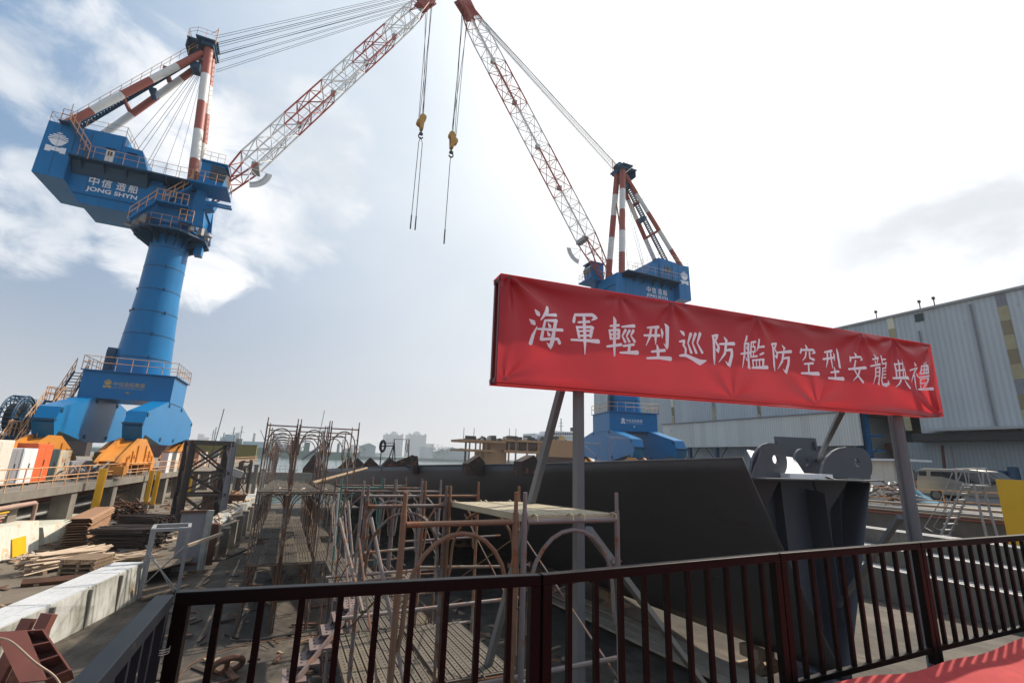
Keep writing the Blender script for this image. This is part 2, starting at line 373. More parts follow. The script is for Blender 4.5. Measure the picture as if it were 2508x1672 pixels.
b.add([(x,y,hz(x,y)) for y in ys for x in xs],[(j*len(xs)+i,j*len(xs)+i+1,(j+1)*len(xs)+i+1,(j+1)*len(xs)+i) for j in range(len(ys)-1) for i in range(len(xs)-1)])
tag(b.build('ground',M['slip']),kind='structure')
b=MB(); pts=[(-17,-8),(-9.6,-8),(-7.3,6),(-4.85,20.9),(-3.0,23.4),(-2.1,48),(-1.9,72),(-17,72)]
b.prism([(x,y,.3 if y<60 else .3) for x,y in pts],(0,0,-.05)); b2=[(p[0],p[1]) for p in pts]
M['yardsoil']=mat('yard_dirt',(.17,.14,.105),(.09,.072,.055),scale=.7,rough=.95,rust=.2,rust_scale=.9,rust_col=(.05,.035,.025),bump=.6,bump_scale=5)
tag(b.build('yard_ground',M['yardsoil']),kind='structure')
def water_mat():
    m=bpy.data.materials.new('harbour_water'); m.use_nodes=True; nt=m.node_tree; N=nt.nodes; L=nt.links; b=N['Principled BSDF']
    b.inputs['Base Color'].default_value=(.10,.14,.145,1); b.inputs['Roughness'].default_value=.12
    tc=N.new('ShaderNodeTexCoord'); n=N.new('ShaderNodeTexNoise'); n.inputs['Scale'].default_value=.6; n.inputs['Detail'].default_value=6; L.new(tc.outputs['Object'],n.inputs['Vector'])
    bp=N.new('ShaderNodeBump'); bp.inputs['Strength'].default_value=.5; bp.inputs['Distance'].default_value=.4; L.new(n.outputs['Fac'],bp.inputs['Height']); L.new(bp.outputs[0],b.inputs['Normal'])
    return m
b=MB(); b.add([(-6000,60,0),(6000,60,0),(6000,9000,0),(-6000,9000,0)],[(0,1,2,3)])
tag(b.build('water',water_mat(),loc=(0,0,-1.9)),kind='structure')

# ================================================================ viewing stage and its railing
SZ=3.2
M['carpet']=mat('red_carpet',(.45,.05,.05),(.36,.04,.04),scale=9,rough=.95,bump=.4,bump_scale=160,contrast=.2)
st=thing('viewing_stage','raised viewing stage covered with red carpet behind the dark railing','stage',(3,0,0))
T=local((3,0,0))
b=MB(T); b.span((-.36,-3,SZ-.25),(9.5,2.22,SZ-.012)); b.span((-.3,-2.9,.4),(-.2,-2.8,SZ-.25))
for x in (-.2,1.5,3.2,4.9,6.6,8.3):
    for y in (1.9,-.5,-2.7): b.tube((x,y,floor_z(y)),(x,y,SZ-.25),.05)
b.build('deck_frame',M['dark'],st)
def carp(u,v):
    x=-.3+9.7*u; y=-2.9+5.12*v
    e=max(0,(y-1.75)/.43)
    z=SZ+.006*math.sin(x*7+y*3)+.010*e*math.sin(x*4.3)+e*e*.075*(.7+.3*math.sin(x*2.1+1))
    return (x,y,z)
b=MB(T); b.grid(carp,120,44); b.build('carpet',M['carpet'],st,smooth=True)
def railing(name,label,p0,p1,n,mat_,group,posts=(1,1),rw=.05,wear=None,ztop=4.05,bw=.026):
    p0,p1=V(p0),V(p1); d=p1-p0; rz=math.atan2(d.y,d.x); Ln=d.length
    t=thing(name,label,'railing',(p0.x,p0.y,SZ),rz,group)
    H=ztop-SZ
    b=MB(); b.span((0,-rw/2,H-.05),(Ln,rw/2,H)); o=b.build('top_rail',mat_,t)
    bev=o.modifiers.new('bevel','BEVEL'); bev.width=.004; bev.segments=2
    b=MB(); b.span((0,-.018,.06),(Ln,.018,.095)); b.build('bottom_rail',mat_,t)
    for k,x in ((0,.026),(1,Ln-.026)):
        if posts[k]:
            b=MB(); b.span((x-.025,-.0245,-.02),(x+.025,.0245,H-.05)); b.build('post',mat_,t)
    me=None
    for i in range(n):
        x=Ln*(i+1)/(n+1)
        if me is None:
            b=MB(); b.span((-bw/2,-bw/2,.095),(bw/2,bw/2,H-.05)); me=b.mesh('baluster',mat_)
        link_mesh('baluster',me,t,(x,0,0))
    return t
G='panels of the dark metal railing round the stage'
railing('railing_panel','dark railing panel meeting the corner post on the left of the stage front',(-.33,2.40,0),(1.205,2.245,0),9,M['rail'],G)
railing('railing_panel','dark railing panel in front of the grey banner post and rusty scaffold frames',(1.215,2.245,0),(3.035,2.325,0),10,M['rail'],G)
railing('railing_panel','dark railing panel in front of the open end of the grey hull',(3.045,2.325,0),(4.74,2.345,0),9,M['rail'],G)
railing('railing_panel','dark railing panel at the right, above the red carpet',(4.75,2.345,0),(8.4,2.33,0),22,M['rail'],G)
t=railing('railing_panel','short side railing panel with worn bluish top rail, wired to the corner post',(-.39,.1,0),(-.365,2.36,0),15,M['rail_blue'],G,rw=.06)
b=MB()
for k in range(3): b.path([(2.22,.03*math.cos(a)*1.3+.0,.62+.01*k+.035*math.sin(a*.5)) if 0 else (2.26+.05*math.cos(a),.0+.05*math.sin(a),.66+.008*k+.012*math.sin(a)) for a in [i*2*math.pi/14 for i in range(14)]],.0015,4,closed=True)
b.build('tie_wire',M['galv'],t)

# ================================================================ red banner on its steel stand
BL=V((1.775,4.30,5.335)); BR=V((9.13,3.90,5.45)); BH=1.15
bd=BR-BL; BW=math.hypot(bd.x,bd.y); brz=math.atan2(bd.y,bd.x); slope=bd.z/BW
sg=thing('banner_sign','long red ceremony banner with white characters on grey steel posts','banner',(BL.x,BL.y,0),brz)
def bp_(x,y,z): return V((x,y,BL.z+z+slope*x))     # banner local: x along, y depth, z above its lower edge
b=MB()
D=.2
for z in (.03,BH-.03): 
    for y in (.03,D-.03): b.bar(bp_(0,y,z),bp_(BW,y,z),.05,.05)
for x in (.03,BW-.03):
    for y in (.03,D-.03): b.bar(bp_(x,y,0),bp_(x,y,BH),.045,.045,up=(0,1,0))
    for z in (.03,BH-.03): b.bar(bp_(x,0,z),bp_(x,D,z),.045,.045)
b.build('frame',M['maroon'],sg)
fold_src=[(.012,1,.10,.7),(.30,1,.035,.5),(.49,1,.03,.55),(.77,1,.05,.5),(.87,1,.07,.6),(.995,.97,.05,.5),(.985,.03,.10,.9),(.012,.03,.03,.4),(.62,.02,.03,.5),(.42,.02,.02,.4),(.2,.98,.025,.5)]
def drape(x,z):
    s=x/BW; d=.012*math.sin(s*9+1)*math.sin(math.pi*z/BH)
    for sx,sz,a,rad in fold_src:
        dx=x-sx*BW; dz=z-sz*BH; r=math.hypot(dx,dz)+1e-4; th=math.atan2(dz,dx)
        d+=a*.85*math.exp(-r/rad)*(r/(r+.10))*math.sin(7*th+sx*20+1.2*r)
    d*=1.0
    d+=.012*math.exp(-((z/BH-.93)/.06)**2)*math.sin(s*26)+.006*math.sin(s*70+3*z)*math.exp(-((z/BH-.9)/.15)**2)
    e=min(x,BW-x,z,BH-z); d=.04*math.tanh(d/.04); return -.03-d*min(1,e/.08)
b=MB()
def cv(u,v):
    x=BW*u; z=BH*v; return bp_(x,drape(x,z),z)
b.grid(cv,330,56)
b.grid(lambda u,v: bp_(BW*u,-.03+v*(D+.06),-.004),60,2)
b.grid(lambda u,v: bp_(BW*u,-.03+v*(D+.06),BH+.004),60,2)
M['canvas']=mat('red_banner_canvas',(.62,.055,.065),(.54,.045,.055),scale=.7,rough=.33,trans=.5,spec=.5,contrast=.2)
cvo=b.build('canvas',M['canvas'],sg,smooth=True,)
b=MB(); 
for i,(s_,z_) in enumerate([(.012,.975),(.012,.03),(.30,.975),(.33,.985),(.49,.985),(.62,.985),(.77,.98),(.985,.975),(.985,.03)]):
    x=s_*BW; z=z_*BH; c=bp_(x,drape(x,z)-.006,z)
    b.path([c+V((.014*math.cos(a),0,.014*math.sin(a))) for a in [k*math.pi/5 for k in range(10)]],.004,5,closed=True)
b.build('eyelets',M['chrome'],sg)
def canvas_point(u,v):
    d_=ray(u,v); n=V((-math.sin(brz),math.cos(brz),0)); o=V((0,0,EYE)); k=(V((BL.x,BL.y,0))-o).dot(n)/d_.dot(n); p=o+k*d_
    x=(p-V((BL.x,BL.y,0))).dot(V((math.cos(brz),math.sin(brz),0))); return x,p.z-BL.z-slope*x
# brush-written characters, each stroke a tapering ribbon (x y width ...) measured on the sign
INK1="""272 262 10 300 300 34 312 318 20|228 352 8 258 385 34 272 405 18|296 430 6 262 510 22 236 600 30|400 232 22 392 280 34 330 365 8|375 318 14 490 312 28|372 372 18 352 470 20 338 560 26|375 372 16 470 372 24 490 374 32|482 375 28 462 480 26 446 580 32 428 645 28 395 596 5|340 562 22 440 556 20 505 562 24 520 602 26|302 455 14 420 465 22 550 468 24|402 400 8 420 434 26|395 485 8 412 520 26
700 290 10 690 340 24 682 378 22|700 302 22 870 306 26 905 337 30 862 362 6|730 380 16 840 374 20|708 425 14 722 480 24 728 540 20|715 432 18 860 430 22 874 442 26|866 440 26 848 530 26|722 474 14 855 468 16|730 522 16 850 516 18|642 565 16 790 568 20 932 578 34|788 330 24 788 580 26 785 712 6
1086 328 10 1100 360 28 1098 600 24 1100 724 12|1052 420 14 1140 412 20|1040 462 10 1055 500 22 1060 552 18|1045 465 16 1140 458 20|1140 460 22 1138 545 22|1055 505 12 1138 500 14|1060 548 14 1138 545 16|1022 628 16 1165 610 24|1168 430 14 1290 422 26|1200 465 22 1172 522 12 1202 585 22|1240 470 22 1212 524 12 1242 582 22|1280 470 24 1255 522 12 1298 580 24|1185 625 16 1290 610 20|1245 620 24 1240 690 22|1152 692 14 1330 692 34
1432 437 14 1548 430 24|1402 514 16 1560 515 22|1472 440 20 1462 530 20 1425 617 5|1524 440 22 1522 540 20 1522 606 6|1578 450 12 1586 490 22 1585 542 6|1615 400 12 1632 430 30 1632 600 26 1632 648 22 1600 598 4|1482 680 16 1610 668 24|1535 612 10 1545 660 28 1545 745 20|1432 748 16 1550 743 22 1668 755 34
1775 465 8 1805 490 32 1818 512 12|1762 578 12 1820 568 22 1806 612 20 1832 650 20 1828 705 16|1765 722 14 1830 716 26 1900 750 30 1972 790 46 2040 772 6|1880 500 26 1855 592 12 1888 690 24|1925 500 26 1900 592 12 1938 692 24|1972 498 28 1946 592 12 1998 690 24
2108 515 14 2122 560 24 2122 740 22 2124 810 8|2110 520 16 2162 508 22 2138 570 16 2170 630 20 2160 682 24 2138 645 4|2228 530 8 2250 565 26 2245 592 12|2180 602 14 2325 598 28|2245 605 22 2228 700 20 2168 788 5|2240 668 16 2300 660 24 2298 720 26 2268 825 30 2232 780 5"""
INK2="""305 98 12 300 135 20 285 165 6|285 175 16 288 280 18 268 417 5|285 175 14 328 175 18|325 175 22 328 300 20 336 430 20 318 400 4|250 277 14 350 262 16|300 200 5 311 226 14|300 310 5 313 342 14|355 160 12 404 155 16|355 160 16 352 310 14|355 205 10 398 205 12|355 255 10 398 255 12|395 205 12 395 255 12|352 308 12 416 300 14|378 158 10 378 205 10|378 255 10 378 308 10|435 132 12 428 200 16 412 247 5|425 213 10 476 205 18|440 287 12 472 270 16|368 340 14 375 407 12|368 342 12 475 335 16|470 338 18 465 407 16|402 342 10 405 407 10|432 342 10 434 407 10|358 418 14 505 415 28
558 178 10 575 215 20 580 400 18 585 452 6|560 180 14 610 172 18 590 225 12 618 275 16 608 317 20 588 290 4|665 190 6 688 222 22 682 242 8|622 263 12 750 255 24|682 262 18 668 350 18 615 432 4|680 323 14 735 315 20 730 380 22 704 468 26 675 430 4
890 188 6 905 215 22 902 234 12|848 225 8 845 250 18 838 272 12|848 240 14 975 238 18 992 262 22 962 276 4|898 262 16 890 310 14 860 347 4|935 262 16 938 320 16 985 337 20|878 381 12 975 372 18|925 378 18 925 470 18|852 473 14 1025 478 30
1090 262 12 1165 246 18|1075 331 14 1180 316 16|1118 262 16 1118 340 16 1100 414 4|1150 255 16 1155 330 16 1165 422 8|1182 275 10 1188 300 16 1188 347 6|1212 228 10 1222 260 22 1240 422 20 1225 400 4|1142 466 12 1225 456 18|1178 412 8 1188 450 20 1192 520 14|1115 523 14 1270 530 28
1382 268 6 1395 292 20 1392 312 8|1342 300 6 1345 330 16 1340 357 10|1345 318 12 1455 308 16 1467 330 20 1445 347 4|1390 348 14 1375 430 16 1405 480 14 1477 562 22|1440 425 18 1425 490 16 1368 550 4|1322 433 14 1500 418 22
1565 285 6 1580 310 16|1552 336 10 1608 322 14|1572 345 6 1580 375 12|1600 338 12 1592 375 6|1540 403 12 1624 386 16|1580 425 12 1588 500 14 1578 580 4|1580 425 10 1622 418 14|1620 420 16 1628 570 16 1636 590 12 1615 572 4|1590 465 8 1622 460 10|1590 505 8 1622 500 10|1635 300 10 1642 340 14 1645 385 10|1640 341 10 1680 335 12|1645 386 10 1690 372 14|1688 375 14 1685 425 14|1648 426 10 1688 422 12|1650 425 12 1652 540 16 1668 585 20 1710 592 28 1736 575 20 1722 540 4|1660 456 8 1690 450 10|1662 489 8 1692 484 10|1664 521 8 1694 516 10
1785 375 10 1795 440 14 1802 520 12|1788 385 12 1885 375 14|1882 375 18 1882 520 16|1808 342 8 1818 380 14 1825 520 12|1852 335 8 1855 380 14 1858 520 12|1795 450 10 1882 440 12|1772 523 14 1935 520 26|1835 545 16 1825 580 12 1800 612 4|1870 545 6 1900 590 20 1926 624 18
1990 365 6 2008 394 18|1972 441 10 2025 420 14|2022 422 14 2010 490 12 1982 562 4|2018 490 12 2028 560 14 2030 642 8|2030 470 6 2046 502 14|2052 400 10 2058 480 12|2052 405 10 2110 398 12|2108 400 14 2108 478 12|2072 370 8 2078 475 10|2092 365 8 2092 475 10|2055 441 8 2108 436 8|2058 479 10 2110 474 10|2055 513 10 2115 502 12|2068 530 10 2072 575 10|2068 530 8 2110 525 10|2108 528 12 2106 572 10|2072 575 8 2108 570 8|2072 590 6 2080 617 12|2105 585 12 2098 617 6|2052 633 12 2150 632 22"""
M['letterbanner']=mat('banner_letters',(.95,.93,.95),(.93,.9,.93),rough=.6)
for ink,u0,v0,sc_ in((INK1,1240,700,4.2),(INK2,1750,800,4.126)):
    for line in ink.split('\n'):
        b=MB()
        for k,stk in enumerate(line.split('|')):
            q=[float(a) for a in stk.split()]; pp=[]
            for i in range(0,len(q),3):
                x,z=canvas_point(u0+q[i]/sc_,v0+q[i+1]/sc_); x2,z2=canvas_point(u0+q[i]/sc_,v0+(q[i+1]+q[i+2])/sc_); pp.append((V((x,z)),(z-z2)*1.36))
            Lr=[]; Rr=[]; ks=[]
            for i in range(len(pp)-1):                       # resample with eased width
                for s_ in (0,.33,.67): ks.append((pp[i][0].lerp(pp[i+1][0],s_),pp[i][1]+(pp[i+1][1]-pp[i][1])*s_))
            ks.append(pp[-1]); d0=(ks[1][0]-ks[0][0]).normalized(); d1=(ks[-1][0]-ks[-2][0]).normalized()
            ks=[(ks[0][0]-d0*ks[0][1]*.4,ks[0][1]*.5)]+ks+[(ks[-1][0]+d1*ks[-1][1]*.35,ks[-1][1]*.55)]
            for i,(p,w_) in enumerate(ks):
                d_=(ks[min(i+1,len(ks)-1)][0]-ks[max(i-1,0)][0]).normalized(); n_=V((-d_.y,d_.x))*w_/2; Lr.append(p+n_); Rr.append(p-n_)
            n=len(ks); vs=[bp_(p.x,drape(p.x,p.y)-.0045-.0004*k,p.y) for p in Lr+Rr]
            b.add(vs,[(i,i+1,n+i+1,n+i) for i in range(n-1)])
        b.build('character',M['letterbanner'],sg)
# posts and braces
Tb=local((BL.x,BL.y,0),brz)
def post_part(nm,fn,m): 
    q=MB(Tb); fn(q); return q.build(nm,M[m],sg)
post_part('post',lambda q:q.span((2.77,4.36,floor_z(4.4)),(2.86,4.45,5.36)),'bannergrey')
post_part('post',lambda q:(q.tube((8.42,4.16,floor_z(4.2)),(8.42,4.16,5.47),.075,16),q.span((8.3,4.19,floor_z(4.2)),(8.33,4.22,5.47))),'bannergrey')
def brace(p,q_,w=.075): post_part('brace',lambda q:q.bar(p,q_,w,w*.9),'bannergrey')
def ext(a,b_,k): return a+(b_-a)*k
a_=at(1374,955,1,4.52); c_=at(1203,1600,1,5.7); brace(a_,ext(a_,c_,1.35))
a_=at(1440,1295,1,4.5); c_=at(1722,1672,1,5.6); brace(a_,ext(a_,c_,1.25))
a_=at(2062,1005,1,4.3); c_=at(2000,1135,1,8.6); brace(a_,ext(a_,c_,1.9))
a_=at(2205,1265,1,4.25); c_=at(2105,1410,1,5.8); brace(a_,ext(a_,c_,1.7))
# ================================================================ scaffolding
def frame_mesh(wd,mname,m,n=8,pins=True):
    """door-type scaffold frame: two uprights, a top tube and an inner arch, seen on edge along y"""
    b=MB(); r=.021; h=1.83; bar=1.63
    for x in(0,wd):
        b.tube((x,0,0),(x,0,h-.13),r*1.08,n); b.tube((x,0,h-.13),(x,0,h+.02),r*.78,n)
    b.tube((r,0,bar),(wd-r,0,bar),r,n)
    pts=[]; rx=wd/2-.055; rz=.46; top=bar-.07
    pts.append((.03,0,top-rz-.26)); pts.append((.05,0,top-rz-.14))
    for i in range(13):
        a=math.pi-i*math.pi/12; pts.append((wd/2+rx*math.cos(a),0,top-rz+rz*math.sin(a)))
    pts+=[(wd-.05,0,top-rz-.14),(wd-.03,0,top-rz-.26)]
    b.path(pts,r*.8,max(5,n-2))
    if pins:
        for x,s in((0,1),(wd,-1)):
            for z in(.42,1.32): b.tube((x,0,z),(x+.05*s,0,z),.007,5); b.tube((x+.05*s,0,z-.018),(x+.05*s,0,z+.018),.006,5)
    return b.mesh(mname,m,True)
def brace_mesh(L_,name='cross_brace'):
    b=MB(); b.tube((0,0,.42),(0,L_,1.32),.010,5); b.tube((.02,0,1.32),(.02,L_,.42),.010,5); return b.mesh(name,M['scaf'])
def plank_mat():
    return M['plank']
def plank_mesh(L_,wd=.4,m='plank'):
    """perforated steel walk plank: pressed ribs, end rails and hooks"""
    b=MB(); n=5; g=wd/n
    for i in range(n):
        x=i*g; b.span((x+.006,.03,-.028),(x+g-.012,L_-.03,.0))
        if m=='plankpale': continue
        for k in range(int(L_/.09)):                      # raised perforation collars
            y=.08+k*.09
            if y<L_-.08: b.box((x+g/2,y,.001),(.016,.022,.005),1)
    for x in (-.008,wd-.006): b.span((x,.02,-.05),(x+.012,L_-.02,.004))
    for y in(.0,L_-.03): b.span((0,y,-.045),(wd,y+.03,-.006))
    for x in(.05,wd-.05):
        for y,s in((0,-1),(L_,1)): b.path([(x,y-.03*s,-.01),(x,y+.03*s,.012),(x,y+.075*s,-.0),(x,y+.08*s,-.035)],.009,5)
    return b.mesh('plank',[M[m],M['plankhole']])
FW78=frame_mesh(.775,'frame',M['scaf'],6)
FW87=frame_mesh(.88,'frame',M['scaf'],10)
FW87r=frame_mesh(.88,'frame',M['scafrust'],10); FW87g=frame_mesh(.88,'frame',M['scafgreen'],10); FW87l=frame_mesh(.88,'frame',M['scafgrey'],10)
BR183=brace_mesh(1.83); BR200=brace_mesh(2.0)
PL183=plank_mesh(1.83,.36); PL200=plank_mesh(2.0,.42); PL200p=plank_mesh(2.0,.42,'plankpale')
JB=MB(); JB.tube((0,0,-.3),(0,0,.02),.016,6); JB.box((0,0,-.3),(.12,.12,.012)); JACK=JB.mesh('base_jack',M['rust'])
GS='scaffold rows along the hull'
def tower(label,x0,ny_by_lift,y0=15.0,wd=.775):
    t=thing('scaffold_row',label,'scaffolding',(x0,y0,0),0,GS)
    for k,(ny,skip) in enumerate(ny_by_lift):
        for j in range(ny):
            y=1.83*j; z=1.83*k+(-.035*y)
            if j<skip: continue
            link_mesh('frame',FW78,t,(rnd.uniform(-.012,.012),y,z))
            if k==0:
                for x in(0,wd):
                    link_mesh('base_jack',JACK,t,(x,y,z+.12))
            if j<ny-1:
                if rnd.random()<.85: link_mesh('cross_brace',BR183,t,(-.02,y,z))
                if rnd.random()<.85: link_mesh('cross_brace',BR183,t,(wd+.0,y,z))
                if k<2 or False:
                    for x in(.02,.395):
                        if rnd.random()<.93: link_mesh('plank',PL183,t,(x,y,z+1.68),rot=(R(-2),0,rnd.uniform(-.02,.02)))
    return t
TL=tower('tall three-lift scaffold row at the left, thirteen frames receding to the harbour',-.65,[(12,0),(12,0),(12,0)])
TM=tower('tall three-lift scaffold row in the middle of the tall group',.19,[(9,0),(9,0),(4,0)])
TR=tower('tall three-lift scaffold row nearest the hull, at the right of the tall group',1.03,[(6,0),(6,0),(3,0)])
# debris lying on the upper platform of the tall rows
b=MB()
for i in range(60):
    x=rnd.uniform(-.6,1.7); y=rnd.uniform(.1,2.6); a=rnd.uniform(0,3.1); l=rnd.uniform(.12,.6)
    c=V((x,y,.02+rnd.uniform(0,.05))); d_=V((math.cos(a),math.sin(a),rnd.uniform(-.08,.12)))*l/2
    b.bar(c-d_,c+d_,rnd.uniform(.02,.09),rnd.uniform(.01,.03))
tag(b.build('timber_scrap',M['woodpale'],loc=(0,15.0,3.36+.02)),'loose timber scraps strewn over the upper platform of the tall scaffold','timber scraps',kind='stuff')
NR=[(3.5,.79,1.74,4.125),(5.5,.83,1.76,4.05),(7.5,1.06,1.99,3.995),(9.5,1.03,1.95,3.92),(11.5,1.15,2.07,3.85),(13.3,1.18,2.1,3.79)]
def near_row(col,label,mats):
    t=thing('scaffold_row',label,'scaffolding',(NR[0][1+col],NR[0][0],0),0,GS)
    ox,oy=NR[0][1+col],NR[0][0]
    for j,rw in enumerate(NR):
        y,x,zt=rw[0]-oy,rw[1+col]-ox,rw[3]
        for k in range(2):
            z=zt-1.63-1.83*(1-k)
            me={'r':FW87r,'g':FW87g,'l':FW87l,'m':FW87}[mats[j][k]]
            link_mesh('frame',me,t,(x,y,z),rz=rnd.uniform(-.02,.02))
            if k==0:
                for q in(0,.88): link_mesh('base_jack',JACK,t,(x+q,y,z+.1))
            if j<len(NR)-1:
                for q in((-.02,) if col==0 else (.9,)):
                    if rnd.random()<.8: link_mesh('cross_brace',BR200,t,(x+q,y,z-.02))
    return t
NA=near_row(0,'low two-lift scaffold row headed by a rusty brown frame just beyond the railing',[('m','r'),('r','m'),('m','l'),('l','m'),('m','g'),('m','m')])
NB=near_row(1,'low two-lift scaffold row headed by a lilac-grey frame with a pale plank on top',[('l','l'),('m','r'),('l','r'),('m','l'),('m','m'),('m','m')])
def planks(t,col,j,zoff,me,xs=(.02,.45),pitch=0,dx=0):
    rw=NR[j]; x=rw[1+col]-NR[0][1+col]; y=rw[0]-NR[0][0]
    for q in xs: link_mesh('plank',me,t,(x+q+dx,y,rw[3]+zoff),rot=(R(pitch),0,rnd.uniform(-.012,.012)))
planks(NB,1,0,.045,PL200p,pitch=-2.2)
for j in range(5):
    planks(NA,0,j,-1.83+.045,PL200,pitch=-2.0); 
    if j in(1,3): planks(NB,1,j,-1.83+.045,PL200,pitch=-2.0)
    planks(NB,1,j,-2.35,PL200,pitch=-2.0,xs=(.02,.45))
planks(NA,0,0,-2.9,PL200,pitch=-2); planks(NA,0,1,-2.75,PL200,pitch=-2)
# bay tubes tying the rows together
for (y,z) in ((3.6,3.0),(5.6,2.95),(5.55,2.0),(3.9,1.55),(7.6,2.9)):
    b=MB(); b.tube((-.1,y-3.5,z),(1.95,y-3.46,z+.02),.021,8); b.build('ledger_tube',M['scafgrey'],NA)
for i in range(16):
    b=MB(); j=rnd.randrange(0,5); y=NR[j][0]-3.5+rnd.uniform(-.1,1.6); z=rnd.choice((1.1,1.75,2.2,2.75,3.3))-.03*y
    if rnd.random()<.55: b.tube((rnd.uniform(-.25,.2)+.06*j,y,z),(rnd.uniform(1.0,2.1)+.06*j,y+rnd.uniform(-.1,.1),z+rnd.uniform(-.06,.06)),.02,7)
    else: x=rnd.choice((-.03,.9,.97,1.88))+.07*j; b.tube((x,y-.2,z),(x+rnd.uniform(-.05,.05),y+2.2,z+rnd.uniform(-.5,.5)),.02,7)
    b.build('ledger_tube',M['scaf'],NA if i%2 else NB)
# loose poles leaning among the frames
def pole(label,p,q,r,m,name='leaning_pole'):
    p,q=V(p),V(q); bb=MB(Matrix.Translation(-p)); bb.tube(p,q,r,8)
    return tag(bb.build(name,M[m],loc=p,smooth=True),label,'pole',group='loose poles leaning among the scaffolding')
pole('lilac-pink pole leaning left of the rusty front frame, the nearer of two',at(908,1267,1,5.6),at(990,1672,1,5.0),.021,'scafgrey')
pole('thin lilac-pink pole leaning left of the second low scaffold frame',at(852,1225,1,8.0),at(868,1420,1,7.6),.019,'scafgrey')
pole('pale bare pole standing beside the green scaffold frame',at(829,1208,1,10.2),at(818,1335,1,10.2),.02,'galv')
pole('long tan bamboo pole sloping up from the tall scaffold to the hull edge',at(765,1182,1,16.0),at(898,1146,1,22.0),.05,'wood')
pole('blue brace pole standing inside the tall scaffold',at(780,1180,1,22.0),at(786,1085,1,22.0),.04,'blue')
pole('grey steel brace slanting across the tall scaffold near the dark drum',at(738,1124,1,28),at(800,1082,1,28),.07,'greysteel')
# pressed steel ladder leaning low at the front of the rows
a0=at(720,1672,1,5.6); a1=at(842,1520,1,6.2)
lt=thing('scaffold_ladder','pinkish steel stair ladder with perforated treads sloping up into the low scaffold','ladder',a0)
dv=a1-a0; b=MB(); sd=V((.0,.34,0))
for s_ in(0,1): b.bar(sd*s_,dv*1.25+sd*s_,.03,.05)
M['pinkladder']=mat('dull_pink_steel',(.17,.12,.11),(.12,.085,.08),rough=.7,rust=.25)
b.build('rails',M['pinkladder'],lt)
tb=MB(); tb.box((0,.17,0),(.22,.36,.02)); 
for i in range(3):
    for j in range(3): tb.box((-.06+.06*i,.07+.1*j,.011),(.02,.02,.006),1)
tm=tb.mesh('tread',[M['pinkladder'],M['dark']])
for k in range(6): link_mesh('tread',tm,lt,dv*(k*.25))

# ================================================================ grey hull block
HX,HK=10.15,None
def htop(y):
    x=2.55+5.38*math.exp(-(y-6.6)/15.5)
    zt=[(6.6,4.76),(8.5,4.66),(12,4.48),(20,4.2),(30,3.78),(45,3.2),(62,2.6)]
    for (a,za),(c,zc) in zip(zt,zt[1:]):
        if y<=c: return x,za+(zc-za)*(y-a)/(c-a)
    return x,zt[-1][1]
def hside(y,s,side=-1):
    x,z=htop(y); zk=.95-.03*y; p=1.05+min(3.2,max(0,(y-9)*.16))
    half=(HX-x)
    return V((HX+side*half*(1-s**p),y,z+(zk-z)*s))
hull=thing('ship_hull_block','dark grey unfinished bow section of a ship hull with its forward end open','ship hull',(HX,6.6,0))
Th=local((HX,6.6,0))
def yy(u): return 6.6+55.4*u**1.6
for side,nm in((-1,'side_plating'),(1,'side_plating')):
    b=MB(Th); b.grid(lambda u,v: hside(yy(u) if side<0 else max(9.2,yy(u)),v,side),46,16)
    o=b.build(nm,M['hull'],hull,smooth=True); md=o.modifiers.new('plate','SOLIDIFY'); md.thickness=.022; md.offset=-1 if side<0 else 1
b=MB(Th)
for k in range(0,40): b.bar(hside(yy(k/46),0)+V((0,0,.012)),hside(yy((k+1)/46),0)+V((0,0,.012)),.035,.02)
b.build('sheer_edge',M['greysteel'],hull)
# weld seams on the plating
b=MB(Th)
for sv in(.33,.62):
    pts=[hside(yy(k/30),sv)+V((-.005,0,0)) for k in range(31)]; b.path(pts,.006,4)
b.build('weld_seams',M['hull'],hull)
# transverse bulkheads inside
for y in(9.5,14,20,28,38,50):
    L_=[hside(y,k/8)+V((.04,0,0)) for k in range(9)]; R_=[hside(y,k/8,1)-V((.04,0,0)) for k in range(8,-1,-1)]
    b=MB(Th); b.prism([V((HX+(p.x-HX)*.93,p.y,p.z*.94+.0)) if i not in (8,9) else p+V((0,0,.08)) for i,p in enumerate(L_+R_)],(0,.02,0)); b.build('bulkhead',M['jag'],hull)
# cut frame brackets standing above the sheer as dark triangles
for (u0,u1,u2,vt,y) in [(826,858,870,1117,43),(848,877,905,1121,36),(885,908,935,1120,30),(935,955,983,1120,24.5),(1012,1013,1024,1114,19.5),(1145,1174,1190,1116,14.6),(1278,1309,1318,1114,11.2),(742,770,800,1112,52)]:
    x,z=htop(y); p0=at(u0,1,1,y); 
    def pt(u,v): q=at(u,v,1,y); return q
    A=pt(u0,1146); Bp=pt(u1,vt); Cc=pt(u2,1146); base=z-.35
    poly=[V((A.x,y,base)),V((A.x,y,z+.02)),Bp]
    if u1-u0>60 or u0==985: poly+=[V((Bp.x+.2,y,Bp.z))]
    poly+=[V((Cc.x,y,z+.02)),V((Cc.x,y,base))]
    b=MB(Th); b.prism(poly,(0,.5,0)); b.build('frame_bracket',M['jag'],hull)
b=MB(Th); b.prism([at(935,1143,1,21),at(1005,1116,1,21),at(1023,1116,1,21),at(1026,1142,1,21)],(0,.03,0)); b.build('frame_bracket',M['jag'],hull)
